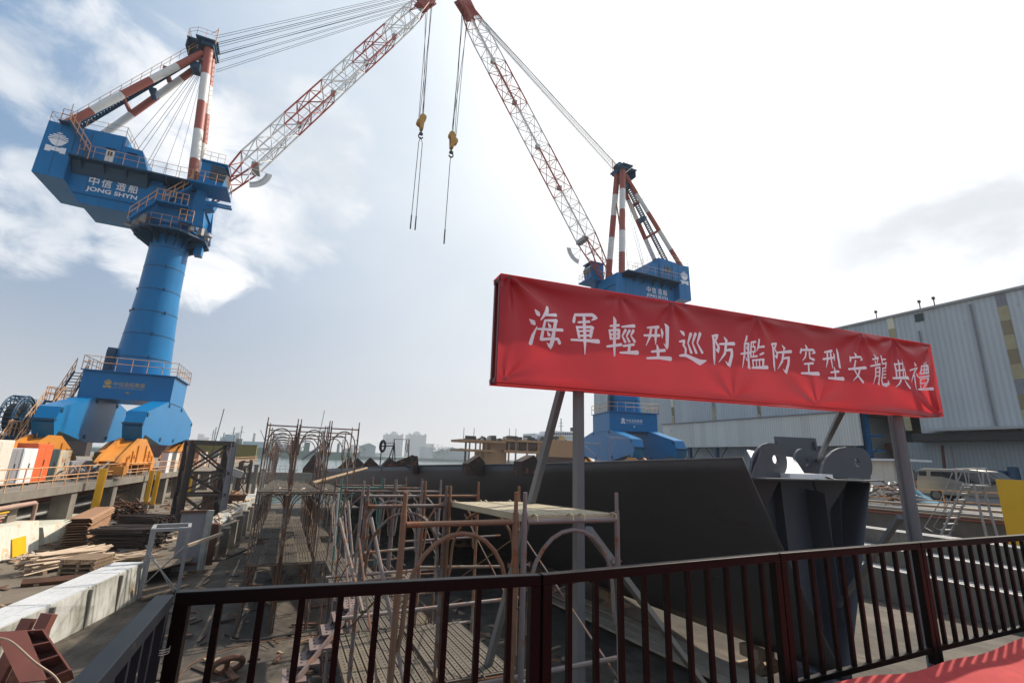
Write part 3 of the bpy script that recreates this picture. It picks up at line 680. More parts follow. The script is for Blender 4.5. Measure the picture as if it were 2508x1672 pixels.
# open forward end: end bulkhead, deck flange, gussets, stiffeners, far side plate
ye=7.55
zt=4.36
b=MB(Th); b.prism([(9.0,ye,zt),(13.15,ye,zt),(12.75,ye,3.2),(11.9,ye,1.3),(11.0,ye,.25),(10.3,ye,.25),(9.4,ye,3.0)],(0,.02,0)); b.build('end_bulkhead',M['hullinner'],hull)
b=MB(Th); b.span((8.75,6.75,zt),(12.75,ye+1.2,zt+.03)); b.build('deck_flange',M['lug'],hull)
for p,q in (((9.93,4.3),(10.02,1.2)),((11.05,4.1),(11.2,.3)),((11.95,3.98),(11.45,.3))):
    b=MB(Th); dpt=.45 if p[0]==11.05 else .22
    b.prism([(p[0],ye,p[1]+.05),(p[0],ye-dpt,p[1]-.02),(q[0],ye-dpt,q[1]),(q[0],ye,q[1])],(.018,0,0)); b.build('stiffener',M['hullinner'],hull)
for x,w_ in((9.35,.5),(11.55,.75)):
    b=MB(Th); b.prism([(x-w_*.3,ye-.01,zt),(x+w_*.75,ye-.35,zt),(x+.05,ye-.02,zt-.85)],(.0,-.018,0)); b.build('gusset',M['hull'],hull)
b=MB(Th); b.grid(lambda u,v:(12.42-.0*u-(v**1.02)*1.72+.5*u*(1-v),6.9+1.4*u,zt-.02-v*4.0),6,12); o=b.build('far_side_plate',M['hullinner'],hull,smooth=True); md=o.modifiers.new('plate','SOLIDIFY'); md.thickness=.02
b=MB(Th); b.span((10.2,6.7,.25),(10.35,7.6,.6)); b.build('keel_bar',M['hullinner'],hull)
def lug(x0,x1,ztop,yc,hx,thick=.06,flip=1):
    """lifting lug: plate with a rounded outer end and an eye, pointing towards +x or -x"""
    b=MB(Th); z0=zt+.03; r=(ztop-z0)/2; cx=x1-flip*r; cz=z0+r; n=18; outer=[]; 
    outer.append((x0,z0)); Ln=abs(x1-x0); [outer.append((x0+flip*fx*Ln,z0+fz*2*r)) for fx,fz in((.09,.45),(.17,.66),(.28,.84),(.4,.95),(.55,1.0))]
    for i in range(0,11):
        a=math.pi/2-i*math.pi*.78/10; outer.append((cx+flip*r*math.cos(a),cz+r*math.sin(a)))
    outer.append((cx+flip*r*.55,z0))
    hole=[(hx+r*.27*math.cos(2*math.pi*i/n),cz+.02+r*.27*math.sin(2*math.pi*i/n)) for i in range(n)]
    import bmesh
    bm=bmesh.new(); vo=[bm.verts.new((p[0],yc,p[1])) for p in outer]; vh=[bm.verts.new((p[0],yc,p[1])) for p in hole]
    es=[bm.edges.new((vo[i],vo[(i+1)%len(vo)])) for i in range(len(vo))]+[bm.edges.new((vh[i],vh[(i+1)%n])) for i in range(n)]
    bmesh.ops.triangle_fill(bm,edges=es,use_beauty=True)
    bm.verts.index_update(); b.add([v.co for v in bm.verts],[[v.index for v in f.verts] for f in bm.faces]); bm.free()
    o=b.build('lifting_lug',M['lug'],hull); md=o.modifiers.new('plate','SOLIDIFY'); md.thickness=thick; md.offset=0
    return o
lug(8.86,10.07,5.12,7.25,9.70); lug(11.15,13.22,5.14,7.25,12.62); lug(13.2,11.75,5.1,8.25,12.2,flip=-1)
b=MB(Th); b.prism([(8.78,7.16,zt+.03),(9.16,7.16,4.93),(9.25,7.16,4.93),(9.29,7.16,zt+.03)],(0,-.02,0)); b.build('lug_gusset',M['lug'],hull)
b=MB(Th); b.prism([(11.2,7.2,zt+.03),(11.0,7.0,zt+.1),(11.0,6.8,zt+.03)],(.02,0,0)); b.span((11.7,7.22,zt+.03),(12.3,6.95,zt+.055)); b.build('lug_gusset',M['lug'],hull)
# pale saddle plate between the lugs with an upright plate behind
M['saddle']=mat('bright_saddle_plate',(.85,.85,.85),(.8,.8,.8),rough=.4)
b=MB(Th); b.span((9.8,7.0,zt+.031),(11.25,7.7,zt+.13)); b.prism([(9.8,7.72,zt+.11),(11.35,7.72,zt+.11),(11.85,8.3,4.86),(10.15,8.3,5.0)],(0,.02,-.02)); b.build('saddle_plate',M['saddle'],hull)
b=MB(Th); b.prism([(12.0,8.9,zt),(12.0,8.9,5.43),(13.75,8.9,5.46),(13.75,8.9,zt)],(0,.02,0)); b.span((12.03,8.82,zt),(12.11,8.89,5.3)); b.span((13.58,8.82,zt),(13.64,8.89,5.36)); b.build('upright_plate',M['lug'],hull)
# keel blocks
for y in(8.5,14,20,28,38):
    x,z=HX,.95-.03*y; f_=floor_z(y)-z
    b=MB(); b.span((-.25,-.25,f_*.5),(.25,.25,0)); b.bar((-.5,-.2,f_),(-.15,-.2,f_*.5),.16,.16); b.bar((.5,-.2,f_),(.15,-.2,f_*.5),.16,.16); b.span((-.6,-.3,f_-.05),(.6,.3,f_+.1))
    tag(b.build('keel_block',M['wood'],loc=(x,y,z)),'timber keel block under the grey hull, '+{8.5:'nearest the open end',14:'second from the open end',20:'third from the open end',28:'fourth from the open end',38:'farthest from the open end'}[y],'keel block',group='keel blocks under the hull')
# long boards on the slip between scaffold and keel
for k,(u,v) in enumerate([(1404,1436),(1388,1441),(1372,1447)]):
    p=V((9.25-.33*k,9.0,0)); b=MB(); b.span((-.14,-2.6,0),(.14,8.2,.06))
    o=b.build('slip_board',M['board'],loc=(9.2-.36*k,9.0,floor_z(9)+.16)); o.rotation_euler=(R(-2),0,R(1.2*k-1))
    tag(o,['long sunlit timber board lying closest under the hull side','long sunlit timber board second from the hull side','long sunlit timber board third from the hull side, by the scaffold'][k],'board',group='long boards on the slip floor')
# ================================================================ luffing jib cranes
def emblem(mb,P,m=0):
    """white pagoda-ship emblem; P(x,z) maps the unit square (0..1, 0..1.1) onto a wall, thin slabs"""
    def poly(pts): mb.add([P(x,z) for x,z in pts],[tuple(range(len(pts)))],m)
    poly([(.465,.99),(.535,.99),(.535,1.13),(.465,1.13)]); poly([(.36,1.045),(.464,1.045),(.464,1.085),(.36,1.085)]); poly([(.536,1.045),(.64,1.045),(.64,1.085),(.536,1.085)])
    poly([(.2,.925),(.8,.925),(.8,.985),(.2,.985)]); poly([(.05,.82),(.5,.845),(.95,.82),(.96,.885),(.5,.91),(.04,.885)])
    poly([(.0,.70),(.5,.785),(.5,.835),(.02,.77)]); poly([(1.0,.70),(.98,.77),(.5,.835),(.5,.785)])
    poly([(.02,.665),(.26,.42),(.5,.33),(.74,.42),(.98,.665),(.5,.755)])
    poly([(.0,.0),(.28,.0),(.28,.07),(.28,.31),(.0,.33)]); poly([(.72,.0),(1.,.0),(1.,.33),(.72,.31),(.72,.07)]); poly([(.281,.07),(.719,.07),(.719,.27),(.5,.3),(.281,.27)])
    return
    poly([(.47,.84),(.53,.84),(.53,.97),(.47,.97)])
    for s in(-1,1):
        f=lambda x:.5+s*x
        poly([(f(.0),.93),(f(.12),.87),(f(.3),.78),(f(.36),.84),(f(.18),.9),(f(.0),.97)])
        poly([(f(.0),.86),(f(.2),.76),(f(.42),.6),(f(.5),.66),(f(.3),.79),(f(.0),.91)])
        poly([(f(.0),.76),(f(.2),.66),(f(.4),.48),(f(.32),.4),(f(.0),.4)])
        poly([(f(.5),.0),(f(.5),.3),(f(.28),.3),(f(.1),.18),(f(.1),.0),(f(.2),.0),(f(.2),.08),(f(.36),.08),(f(.36),.0)])
    poly([(.4,.2),(.6,.2),(.6,.36),(.4,.36)])
def hand_rail(b,pts,h=1.05,step=1.2,r=.022,n=4,m=0,closed=False):
    pts=[V(p) for p in pts]
    if closed: pts=pts+[pts[0]]
    for a,c in zip(pts,pts[1:]):
        for k in(1.,.55): b.tube(a+V((0,0,h*k)),c+V((0,0,h*k)),r,n,m)
        L_=(c-a).length; q=max(1,round(L_/step))
        for i in range(q+1): p=a+(c-a)*(i/q); b.tube(p,p+V((0,0,h)),r,n,m)
def lattice(b,P,s0,s1,wfn,dfn,m,step=2.05,rc=.085,rb=.045,ph=0):
    """four-chord lattice between stations s0..s1; P(s,y,d) gives points"""
    n=max(1,round((s1-s0)/step)); S=[s0+(s1-s0)*i/n for i in range(n+1)]
    cor=lambda s,i:P(s,wfn(s)*(-.5,.5,.5,-.5)[i],dfn(s)*(.5,.5,-.5,-.5)[i])
    for i in range(4):
        for a,c in zip(S,S[1:]): b.tube(cor(a,i),cor(c,i),rc,7,m)
    for k,(a,c) in enumerate(zip(S,S[1:])):
        for i in range(4):
            j=(i+1)%4
            b.tube(cor(a,i),cor(a,j),rb,5,m)
            if (k+ph)%2==0: b.tube(cor(a,i),cor(c,j),rb,5,m)
            else: b.tube(cor(a,j),cor(c,i),rb,5,m)
def crane(label,cx,cy,gz,rz,slew,luff,Lb,hook_drop,sling,hook_label,hxo=-.15,portal_text='gold',side=-1,group='blue slewing cranes'):
    t=thing('jib_crane',label,'crane',(cx,cy,gz),rz,group)
    def part(nm,fn,mats,T=None,smooth=False,parent=None):
        b=MB(T); fn(b); return b.build(nm,[M[k] for k in mats] if isinstance(mats,(list,tuple)) else M[mats],parent or t,smooth)
    # ---- travelling gear and portal (z measured from the quay)
    for x0 in(-2.9,1.75):
        x1=x0+1.12; xm=(x0+x1)/2
        out=[(-2.5,5.5),(-8.0,4.3),(-8.55,3.25),(-7.95,2.3),(-7.5,2.75),(-2.6,2.1),(1.2,2.1),(7.6,2.75),(8.1,2.3),(9.0,3.2),(8.6,4.45),(2.9,5.5)]
        leg=part('portal_leg',lambda b:b.prism([(x0,y,z) for y,z in out],(x1-x0,0,0)),'blue')
        def rb(b):
            for y,z in((-7.9,4.1),(-2.2,5.2),(2.6,5.2),(8.4,4.2),(-3,2.5),(1.6,2.5)):
                for xx in(x0-.05,x1+.05): b.tube((xx-.05,y,z),(xx+.05,y,z),.16,10)
            pass
        pb_=MB(); pb_.tube((-.06,0,0),(x1-x0+.06,0,0),.16,10); pme_=pb_.mesh('pin',M['blue_dark'])
        for y,z in((-7.9,4.1),(-2.2,5.2),(2.6,5.2),(8.4,4.2),(-3,2.5),(1.6,2.5)): link_mesh('pin',pme_,leg,(x0,y,z))
        part('front_sill',lambda b:b.span((x0-.02,-8.7,3.35),(x1+.02,-8.3,3.5)),'blue_dark')
        for sg_ in(-1,1):
            yc=sg_*7.75 if sg_<0 else 7.9
            def eq(b):
                for xx in(xm-.62,xm+.42): b.prism([(xx,yc-4.3,.95),(xx,yc-3.6,1.35),(xx,yc-.7,2.45),(xx,yc+.7,2.45),(xx,yc+3.4,1.35),(xx,yc+4.1,.95),(xx,yc+4.1,.75),(xx,yc-4.3,.75)],(.2,0,0))
                b.prism([(xm-.42,yc-4.1,1.0),(xm-.42,yc,2.35),(xm-.42,yc+3.9,1.0)],(.84,0,0))
                for q in(-3,-2,-1,1,2,3): b.span((xm+.62,yc+q-.04,.8),(xm+.7,yc+q+.04,2.35-.36*abs(q)))
                for q in(-2.5,-1.4,1.4,2.5): b.tube((xm+.6,yc+q,1.3),(xm+.68,yc+q,1.3),.13,8)
                b.span((xm-.5,yc-4.3,.74),(xm+.72,yc+4.1,.82))
            e=part('equaliser_beam',eq,'orange')
            for yb in(yc-3.1,yc+2.9):
                def bg(b):
                    b.prism([(xm-.4,yb-1.4,.3),(xm-.4,yb-1.1,.8),(xm-.4,yb+1.1,.8),(xm-.4,yb+1.4,.3)],(.8,0,0)); b.span((xm-.55,yb+.5*sg_-.3,.35),(xm+.9,yb+.5*sg_+.3,.95)); b.span((xm+.5,yb-1.9,.25),(xm+1.1,yb-1.2,.75))
                g_=part('bogie',bg,'orange')
                wm=MB(); wm.lathe([(.0,-.09),(.34,-.09),(.34,.06),(.4,.06),(.4,.09),(0,.09)],n=14,axis='X',cap=False)
                wme=wm.mesh('wheel',M['dark'])
                for w_ in(-.8,.8): link_mesh('wheel',wme,g_,(xm,yb+w_,.38))
    bz0,bz1=5.42,7.5
    part('portal_box',lambda b:(b.span((-2.95,-2.55,bz0),(2.92,2.65,bz1)),b.span((-3.1,-2.75,bz1),(3.1,2.85,bz1+.06))),'blue')
    part('portal_railing',lambda b:hand_rail(b,[(-3.05,-2.7,bz1+.06),(3.05,-2.7,bz1+.06),(3.05,2.8,bz1+.06),(-3.05,2.8,bz1+.06)],1.05,1.0,.025,closed=True),'railorange')
    def pt(b):
        f=lambda x,z:V((x,-2.556,z)); 
        emblem(b,lambda x,z:f(-1.55+.5*x,6.25+.6*z))
        text_on(b,'中信造船集團',f(-.95,6.42),(1,0,0),(0,0,1),2.0,.36,0,.0); text_on(b,'JONG SHYN SHIPBUILDING GROUP',f(-.97,6.24),(1,0,0),(0,0,1),2.05,.1)
        for i in range(7): b.tube(f(.05,5.95)+V((0,-.02,0)),f(.05,5.95)+V((.13*math.cos(i*.9),-.02,.09*math.sin(i*.9))),.02,4)
    part('portal_lettering',pt,portal_text)
    # access stairs on the outer (-x) side and cable reel
    if side==-1:
        RUNS=[((-3.2,-1.0,bz1),(-3.2,-3.0,4.9)),((-3.2,-4.3,4.9),(-3.2,-6.7,2.3)),((-3.2,-8.0,2.3),(-3.2,-9.8,.2))]
        def stairs(b):
            runs=RUNS
            for a,c in runs:
                a,c=V(a),V(c)
                for dx in(0,-.8): b.bar(a+V((dx,0,0)),c+V((dx,0,0)),.06,.22)
                for i in range(10): p=a+(c-a)*((i+.5)/10); b.span(p+V((-.8,-.13,-.02)),p+V((0,.13,.02)))
            b.span((-4.1,-4.35,4.82),(-2.95,-2.95,4.9)); b.span((-4.1,-8.1,2.2),(-2.6,-6.6,2.3)); b.span((-3.2,-8.6,1.2),(-2.6,-6.9,2.0))
            for y in(-7.9,-6.8): b.tube((-3.2,y,.0),(-3.2,y,2.2),.07,6)
        part('stairs',stairs,'blue_dark')
        def sr(b):
            for a,c in RUNS:
                for dx in(0,-.8):
                    a_,c_=V(a)+V((dx,0,0)),V(c)+V((dx,0,0))
                    for h in(1.05,.55): b.tube(a_+V((0,0,h)),c_+V((0,0,h)),.03,5)
                    for i in range(5): p=a_+(c_-a_)*(i/4); b.tube(p,p+V((0,0,1.05)),.028,4)
            hand_rail(b,[(-3,-2.95,4.9),(-4.1,-2.95,4.9),(-4.1,-4.35,4.9),(-3,-4.35,4.9)],.95,.7,.03); hand_rail(b,[(-2.6,-6.6,2.3),(-2.6,-8.1,2.3)],.95,.6,.03); hand_rail(b,[(-4.1,-6.6,2.3),(-4.1,-8.1,2.3)],.95,.6,.03)
        part('stair_railing',sr,'railorange')
        def reel(b):
            c=at(40,1024,0,-17.0)-V((cx,cy,gz))
            for x in(-.35,.35):
                for rr in(1.5,1.25): b.path([c+V((x,rr*math.cos(a),rr*math.sin(a))) for a in [i*math.pi/16 for i in range(32)]],.05,5,closed=True)
                for i in range(16): a=i*math.pi/8; b.tube(c+V((x,.3*math.cos(a),.3*math.sin(a))),c+V((x,1.5*math.cos(a),1.5*math.sin(a))),.035,4)
            for i in range(32): a=i*math.pi/16; b.tube(c+V((-.35,1.5*math.cos(a),1.5*math.sin(a))),c+V((.35,1.5*math.cos(a),1.5*math.sin(a))),.03,4)
            b.lathe([(.5,-.35),(.5,.35)],c,16,axis='X'); b.lathe([(1.0,-.3),(1.0,.3)],c,24,1,axis='X')
            b.bar(c,(c.x+.5,c.y,.3),.25,.4)
        part('cable_reel',reel,['blue_dark','rubber'])
    # ---- column with weld rings
    def colr(z): k=(z-bz1)/12.5; return 2.02-.35*min(1,k*1.7)-.24*k
    def colm(b): b.lathe([(colr(z),z) for z in [bz1+.06+i*.625 for i in range(21)]],n=48)
    part('column',colm,'blue',smooth=True)
    for z in(9.0,11.0,13.0,15.0,17.1,18.9): part('weld_ring',lambda b:b.lathe([(colr(z)-.01,z-.035),(colr(z)+.02,z-.03),(colr(z)+.02,z+.03),(colr(z)-.01,z+.035)],n=48,cap=False),'blue_dark',smooth=True)
    if 1:
        for z,a in((9.05,-1.2),(11.05,-1.25),(13.0,-.9),(13.05,-2.9),(15.05,-2.9),(15.05,-1.15),(17.1,-1.3),(13.05,-2.4)): 
            p=V((colr(z)*math.cos(a),colr(z)*math.sin(a),z)); part('lashing_lug',lambda b:b.box(p,(.14,.14,.22)),'blue_dark')
    def door(b): b.prism([(-2.3,-1.1,bz1+.1),(-2.3,-.5,bz1+.1),(-2.3,-.5,bz1+1.9),(-2.3,-.65,bz1+2.2),(-2.3,-.95,bz1+2.2),(-2.3,-1.1,bz1+1.9)],(.55,.2,0))
    part('column_door',door,'blue_dark')
    # ---- octagonal gallery under the slewing ring
    zg=20.1
    oct_=lambda r,z,n=8:[(r*math.cos(2*math.pi*(i+.5)/n),r*math.sin(2*math.pi*(i+.5)/n),z) for i in range(n)]
    def gal(b):
        b.prism(oct_(3.0,zg),(0,0,.14))
        for i in range(16):
            a=2*math.pi*i/16; c,s=math.cos(a),math.sin(a)
            b.prism([(1.5*c,1.5*s,zg),(2.8*c,2.8*s,zg),(2.75*c,2.75*s,zg-.12),(1.5*c,1.5*s,zg-1.0)],(-.04*s,.04*c,0))
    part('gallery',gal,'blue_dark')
    part('gallery_railing',lambda b:hand_rail(b,oct_(2.9,zg+.14),1.05,.75,.022,closed=True),'railorange')
    for a in(3.6,4.0,5.4,6.1,5.75): part('gallery_box',lambda b:b.box((2.75*math.cos(a),2.75*math.sin(a),zg+.75),(.35,.3,.7),0,a),'galv')
    for a in(3.3,5.9): part('floodlight',lambda b:b.lathe([(.05,0),(.3,-.4)],(3.2*math.cos(a),3.2*math.sin(a),zg+.9),10),'galv')
    part('slewing_ring',lambda b:(b.lathe([(1.6,zg+.14),(1.75,zg+.3),(1.75,zg+.75),(1.9,zg+.8),(1.9,zg+1.15)],n=40)),'blue',smooth=True)
    # ---- everything above slews about z
    S=Matrix.Rotation(slew,4,'Z')
    sp=lambda nm,fn,mats,smooth=False:part(nm,fn,mats,S,smooth)
    g0,g1=21.15,24.75
    sp('main_girder',lambda b:(b.prism([(-7.2,-1.9,22.5),(-6.2,-1.9,21.2),(-1.5,-1.9,g0),(1.9,-1.9,g0),(2.3,-1.9,24.3),(-1,-1.9,24.3),(-1,-1.9,g1-.15),(-7.2,-1.9,g1-.15)],(0,3.8,0)),b.span((-7.2,-2.0,22.0),(-1.6,-1.9,22.06))),'blue')
    sp('counterweight_box',lambda b:b.prism([(-9.2,-2.7,22.7),(-7.2,-2.7,22.6),(-7.2,-2.7,27.3),(-9.1,-2.7,27.45)],(0,5.4,0)),'blue')
    sp('machine_house',lambda b:(b.prism([(-7.2,-2.68,g1),(-4.0,-2.68,g1),(-4.0,-2.68,27.65),(-7.2,-2.68,27.5)],(0,5.36,0)),b.prism([(-4.0,-2.6,g1),(-2.0,-2.6,g1),(-2.75,-2.6,26.75),(-4.0,-2.6,26.8)],(0,5.2,0)),b.span((-5.1,-2.95,26.15),(-4.45,-2.66,26.25)),b.span((-3.7,-2.9,26.2),(-3.0,-2.58,26.3))),'blue')
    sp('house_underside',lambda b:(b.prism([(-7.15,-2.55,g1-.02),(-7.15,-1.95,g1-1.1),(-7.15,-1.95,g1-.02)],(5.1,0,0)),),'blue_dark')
    def deck(b):
        b.span((-7.2,-3.25,g1-.14),(1.4,3.25,g1-.02))
        for x in(-6.5,-5,-3.5,-2,-.6): 
            for s in(-1,1): b.prism([(x,1.9*s,g1-.14),(x,3.2*s,g1-.14),(x,1.9*s,g1-.9)],(.06,0,0))
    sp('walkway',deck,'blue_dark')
    sp('house_door',lambda b:(b.span((-5.05,-2.74,g1+.02),(-4.5,-2.69,26.05)),b.span((-4.93,-2.75,25.5),(-4.62,-2.745,25.9),1)),['white','glass'])
    def hr(b):
        hand_rail(b,[(-6.6,-3.2,g1),(1.3,-3.2,g1)],1.05,1.0,.022); hand_rail(b,[(-7.2,3.2,g1),(1.3,3.2,g1)],1.05,1.0,.022)
        hand_rail(b,[(-9.1,-2.6,27.4),(-7.9,-2.6,27.4)],.95,.8,.022); hand_rail(b,[(-6.8,-2.6,27.5),(-4.1,-2.6,27.65),(-4.1,2.6,27.65),(-7,2.6,27.5),(-9.1,2.6,27.4),(-9.1,-2.6,27.4)],.95,1.1,.022)
        a,c=V((-7.7,-2.95,28.2)),V((-5.9,-2.95,g1+.1))
        for h in(1.0,.5): b.tube(a+V((0,-.3,h-.9)),c+V((0,-.3,h)),.035,5)
        for i in range(6): p=a.lerp(c,i/5); b.tube(p+V((0,-.3,-.3)),p+V((0,-.3,.9)),.03,4)
        hand_rail(b,[(-8.2,-3.2,27.5),(-7.6,-3.2,27.5)],1.0,.6,.03)
    sp('house_railing',hr,'railorange')
    def hs(b):
        a,c=V((-7.7,-2.95,27.6)),V((-5.9,-2.95,g1))
        b.bar(a,c,.55,.16); b.span((-8.3,-3.25,27.35),(-7.5,-2.68,27.45))
    sp('house_stairs',hs,'blue_dark')
    def seams(b):
        for x in(-6.0,-4.9,-3.7,-2.6,-1.5,-.4,.7):
            for s in(-1,1): b.span((x-.015,1.9*s,g0+.15+(.3 if x<-5.5 else 0)),(x+.015,1.915*s,g1-.2))
        for z in(22.1,24.2):
            for s in(-1,1): b.span((-5.9,1.9*s,z-.012),(1.7,1.912*s,z+.012))
        for x in(-8.2,-7.25,-6.2,-4.15):
            for s in(-1,1): b.span((x-.012,2.68*s,24.9 if x>-7.2 else 22.9),(x+.012,2.715*s,27.3))
    sp('plate_seams',seams,'blue_dark')
    def win(b):
        for x in(-5.9,-5.35): b.span((x,2.69,25.9),(x+.45,2.73,26.7))
    sp('house_window',win,'glass')
    def letters(b):
        for s in(-1,1):
            fx=lambda x,z,yy:V((x,yy*s,z))
            emblem(b,lambda x,z:fx(-8.85+1.3*x if s<0 else -7.55-1.3*x,24.75+1.65*z,2.715))
            ux=(1,0,0) if s<0 else (-1,0,0); x0=-5.95 if s<0 else -2.5
            for i,ch in enumerate('中信造船'):
                o=fx(x0,22.95,1.93)+V(ux)*((0,.92,2.0,2.9)[i]*.92); text_on(b,ch,o,ux,(0,0,1),.68,.8,0,.015)
            text_on(b,'JONG SHYN',fx(x0,22.3,1.93)+V(ux)*-.05,ux,(0,0,1),3.45,.5,0,.025)
    sp('lettering',letters,'letter')
    # ---- gantry (A-frame)
    top=V((-.45,0,41.0))
    def striped(b,a,c,r,segs,n=12,r2=None):
        a,c=V(a),V(c)
        for i in range(segs):
            b.tube(a.lerp(c,i/segs),a.lerp(c,(i+1)/segs),r,n,i%2 if segs%2 else i%2)
    for s in(-1,1):
        sp('front_mast_leg',lambda b:(striped(b,(.95,1.45*s,g1-.1),(-.3,.62*s,40.5),.4,5),[b.tube(V((.95,1.45*s,g1)).lerp(V((-.3,.62*s,40.5)),i/30)+V((.3,-.2*s,0)),V((.95,1.45*s,g1)).lerp(V((-.3,.62*s,40.5)),i/30)+V((.42,-.2*s,0)),.03,4,0) for i in range(2,29)]),['mastred','white'],True)
        sp('back_stay_leg',lambda b:striped(b,(-8.75,1.9*s,27.4),(-.75,.62*s,39.8),.31,5),['mastred','white'],True)
    for a_,c_,w_ in(((-5.7,-1.4,32.6),(-5.7,1.4,32.6),.25),((-3.2,-1.0,36.7),(-3.2,1.0,36.7),.35),((.6,1.25,29.4),(-.1,-.78,36.8),.14)): sp('gantry_tie',lambda b:b.bar(a_,c_,w_,w_),'mastred')
    def stl(b):
        a,c=V((-8.9,-.35,28.2)),V((-1.2,-.2,40.0))
        for y in(-.3,.3): b.bar(a+V((0,y,-.35)),c+V((0,y,-.35)),.05,.3)
        for i in range(46): p=a.lerp(c,(i+.5)/46); b.span(p+V((-.12,-.3,-.3)),p+V((.12,.3,-.26)))
        b.span((-4.3,-.5,34.5),(-3.6,.5,34.58)); b.span((-4.0,-.45,33.9),(-3.6,.45,34.5))
    sp('gantry_stairs',stl,'blue_dark')
    def tp(b):
        b.span((-1.35,-1.5,40.85),(.25,1.5,41.0)); b.span((-2.0,-1.5,40.4),(-1.1,1.5,40.52)); b.span((-.9,-1.2,40.45),(.15,1.2,40.85))
        for y in(-.5,-.2,.1,.4): b.lathe([(.0,-.05),(.5,-.05),(.45,0),(.5,.05),(0,.05)],(-.1,y,41.3),14,axis='Y',cap=False)
        b.span((-1.5,-.6,38.0),(-.75,.6,38.7)); b.span((-2.05,-1.2,39.6),(-1.95,1.2,40.4))
    sp('gantry_head',tp,'blue_dark')
    def tr_(b):
        hand_rail(b,[(.2,-1.45,41.0),(-1.3,-1.45,41.0),(-1.95,-1.45,40.52),(-1.95,1.45,40.52),(.2,1.45,41.0)],.9,.7,.022)
        a,c=V((-8.9,-.35,28.2)),V((-1.2,-.2,40.0))
        for i in range(14): p=a.lerp(c,i/13); b.tube(p+V((0,-.62,0)),p+V((0,-.62,.9)),.022,4)
        for h in(.9,.45): b.tube(a+V((0,-.62,h)),c+V((0,-.62,h)),.022,4)
        b.tube((.2,-.9,41.0),(.2,-.9,43.0),.05,5); b.tube((.2,-.9,42.8),(-.3,-.9,42.1),.03,4)
    sp('gantry_railing',tr_,'railorange')
    # ---- operator cab and the machinery round the boom foot
    sp('cab',lambda b:(b.prism([(1.7,-3.0,24.95),(3.5,-3.0,24.75),(3.75,-3.0,26.2),(3.45,-3.0,26.9),(1.7,-3.0,27.1)],(0,1.7,0)),b.span((1.6,-3.15,26.98),(3.7,-1.2,27.1))),'blue')
    sp('cab_glass',lambda b:(b.prism([(2.45,-3.03,25.4),(3.52,-3.03,25.25),(3.76,-3.03,26.2),(3.5,-3.03,26.75),(2.45,-3.03,26.85)],(0,.02,0)),b.prism([(3.55,-2.95,25.2),(3.79,-2.95,26.2),(3.52,-2.95,26.85),(3.42,-2.95,26.8)],(0,1.6,0))),'glass')
    def plat(b):
        b.span((1.2,-3.6,24.5),(4.1,-.9,24.66)); b.span((1.6,-1.9,23.2),(2.3,1.9,24.5)); b.prism([(1.3,-2.3,21.0),(2.6,-2.3,21.0),(2.3,-2.3,24.5),(1.6,-2.3,24.5)],(0,.3,0)); b.prism([(1.3,2.0,21.0),(2.6,2.0,21.0),(2.3,2.0,24.5),(1.6,2.0,24.5)],(0,.3,0))
        b.prism([(2.2,-2.4,23.4),(3.3,-2.4,23.7),(3.1,-2.4,22.9),(2.3,-2.4,22.6)],(0,.9,0))
        b.span((2.6,-3.4,22.9),(4.6,-3.25,23.05)); b.span((2.6,-2.9,22.9),(4.6,-2.75,23.05)); b.span((-1.0,-3.0,22.3),(1.4,-1.9,22.42)); b.span((.9,-2.9,20.9),(1.9,-1.9,21.0)); b.span((1.9,-.4,19.0),(2.5,.4,21.2))
        a,c=V((-2.5,-2.7,20.2)),V((-1.0,-2.6,22.3)); b.bar(a,c,.6,.16); a,c=V((-.4,-2.6,22.4)),V((1.3,-2.6,24.4)); b.bar(a,c,.6,.16)
    sp('slewing_platform',plat,'blue')
    def pr(b):
        hand_rail(b,[(1.3,-3.55,24.66),(4.05,-3.55,24.66),(4.05,-1.,24.66)],1.05,.9,.025); hand_rail(b,[(-1.0,-2.95,22.4),(1.3,-2.95,22.4)],1.05,.5,.035)
        hand_rail(b,[(.9,-2.9,21.0),(1.9,-2.9,21.0)],1.05,.4,.035); hand_rail(b,[(1.7,-3.1,27.1),(3.4,-3.1,27.1)],.9,.6,.02)
        for (a,c) in(((-2.5,-3.0,20.2),(-1.0,-2.95,22.3)),((-.4,-2.95,22.4),(1.3,-2.95,24.4))):
            a,c=V(a),V(c)
            for h in(1.0,.5): b.tube(a+V((0,0,h)),c+V((0,0,h)),.035,5)
            for i in range(4): p=a.lerp(c,i/3); b.tube(p,p+V((0,0,1)),.03,4)
    sp('platform_railing',pr,'railorange')
    # ---- boom
    foot=V((1.9,0,24.25)); ud=V((math.cos(luff),0,math.sin(luff))); un=V((-math.sin(luff),0,math.cos(luff)))
    P=lambda s,y,d:foot+ud*s+V((0,y,0))+un*d
    wf=lambda s:2.0-.25*s/Lb if s<Lb-3.5 else max(.9,1.75-(s-Lb+3.5)*.25)
    df=lambda s:max(.15,1.75*min(1,s/6.0)) if s<Lb-3.5 else max(.7,1.75-(s-Lb+3.5)*.3)
    st_=[.3,6.2,12.5,18.6,24.5,30.4,36.4,Lb]
    for i,(a,c) in enumerate(zip(st_,st_[1:])):
        sp('boom_section',lambda b:lattice(b,P,a,c,wf,df,0,ph=i),'red' if i%2==0 else 'white')
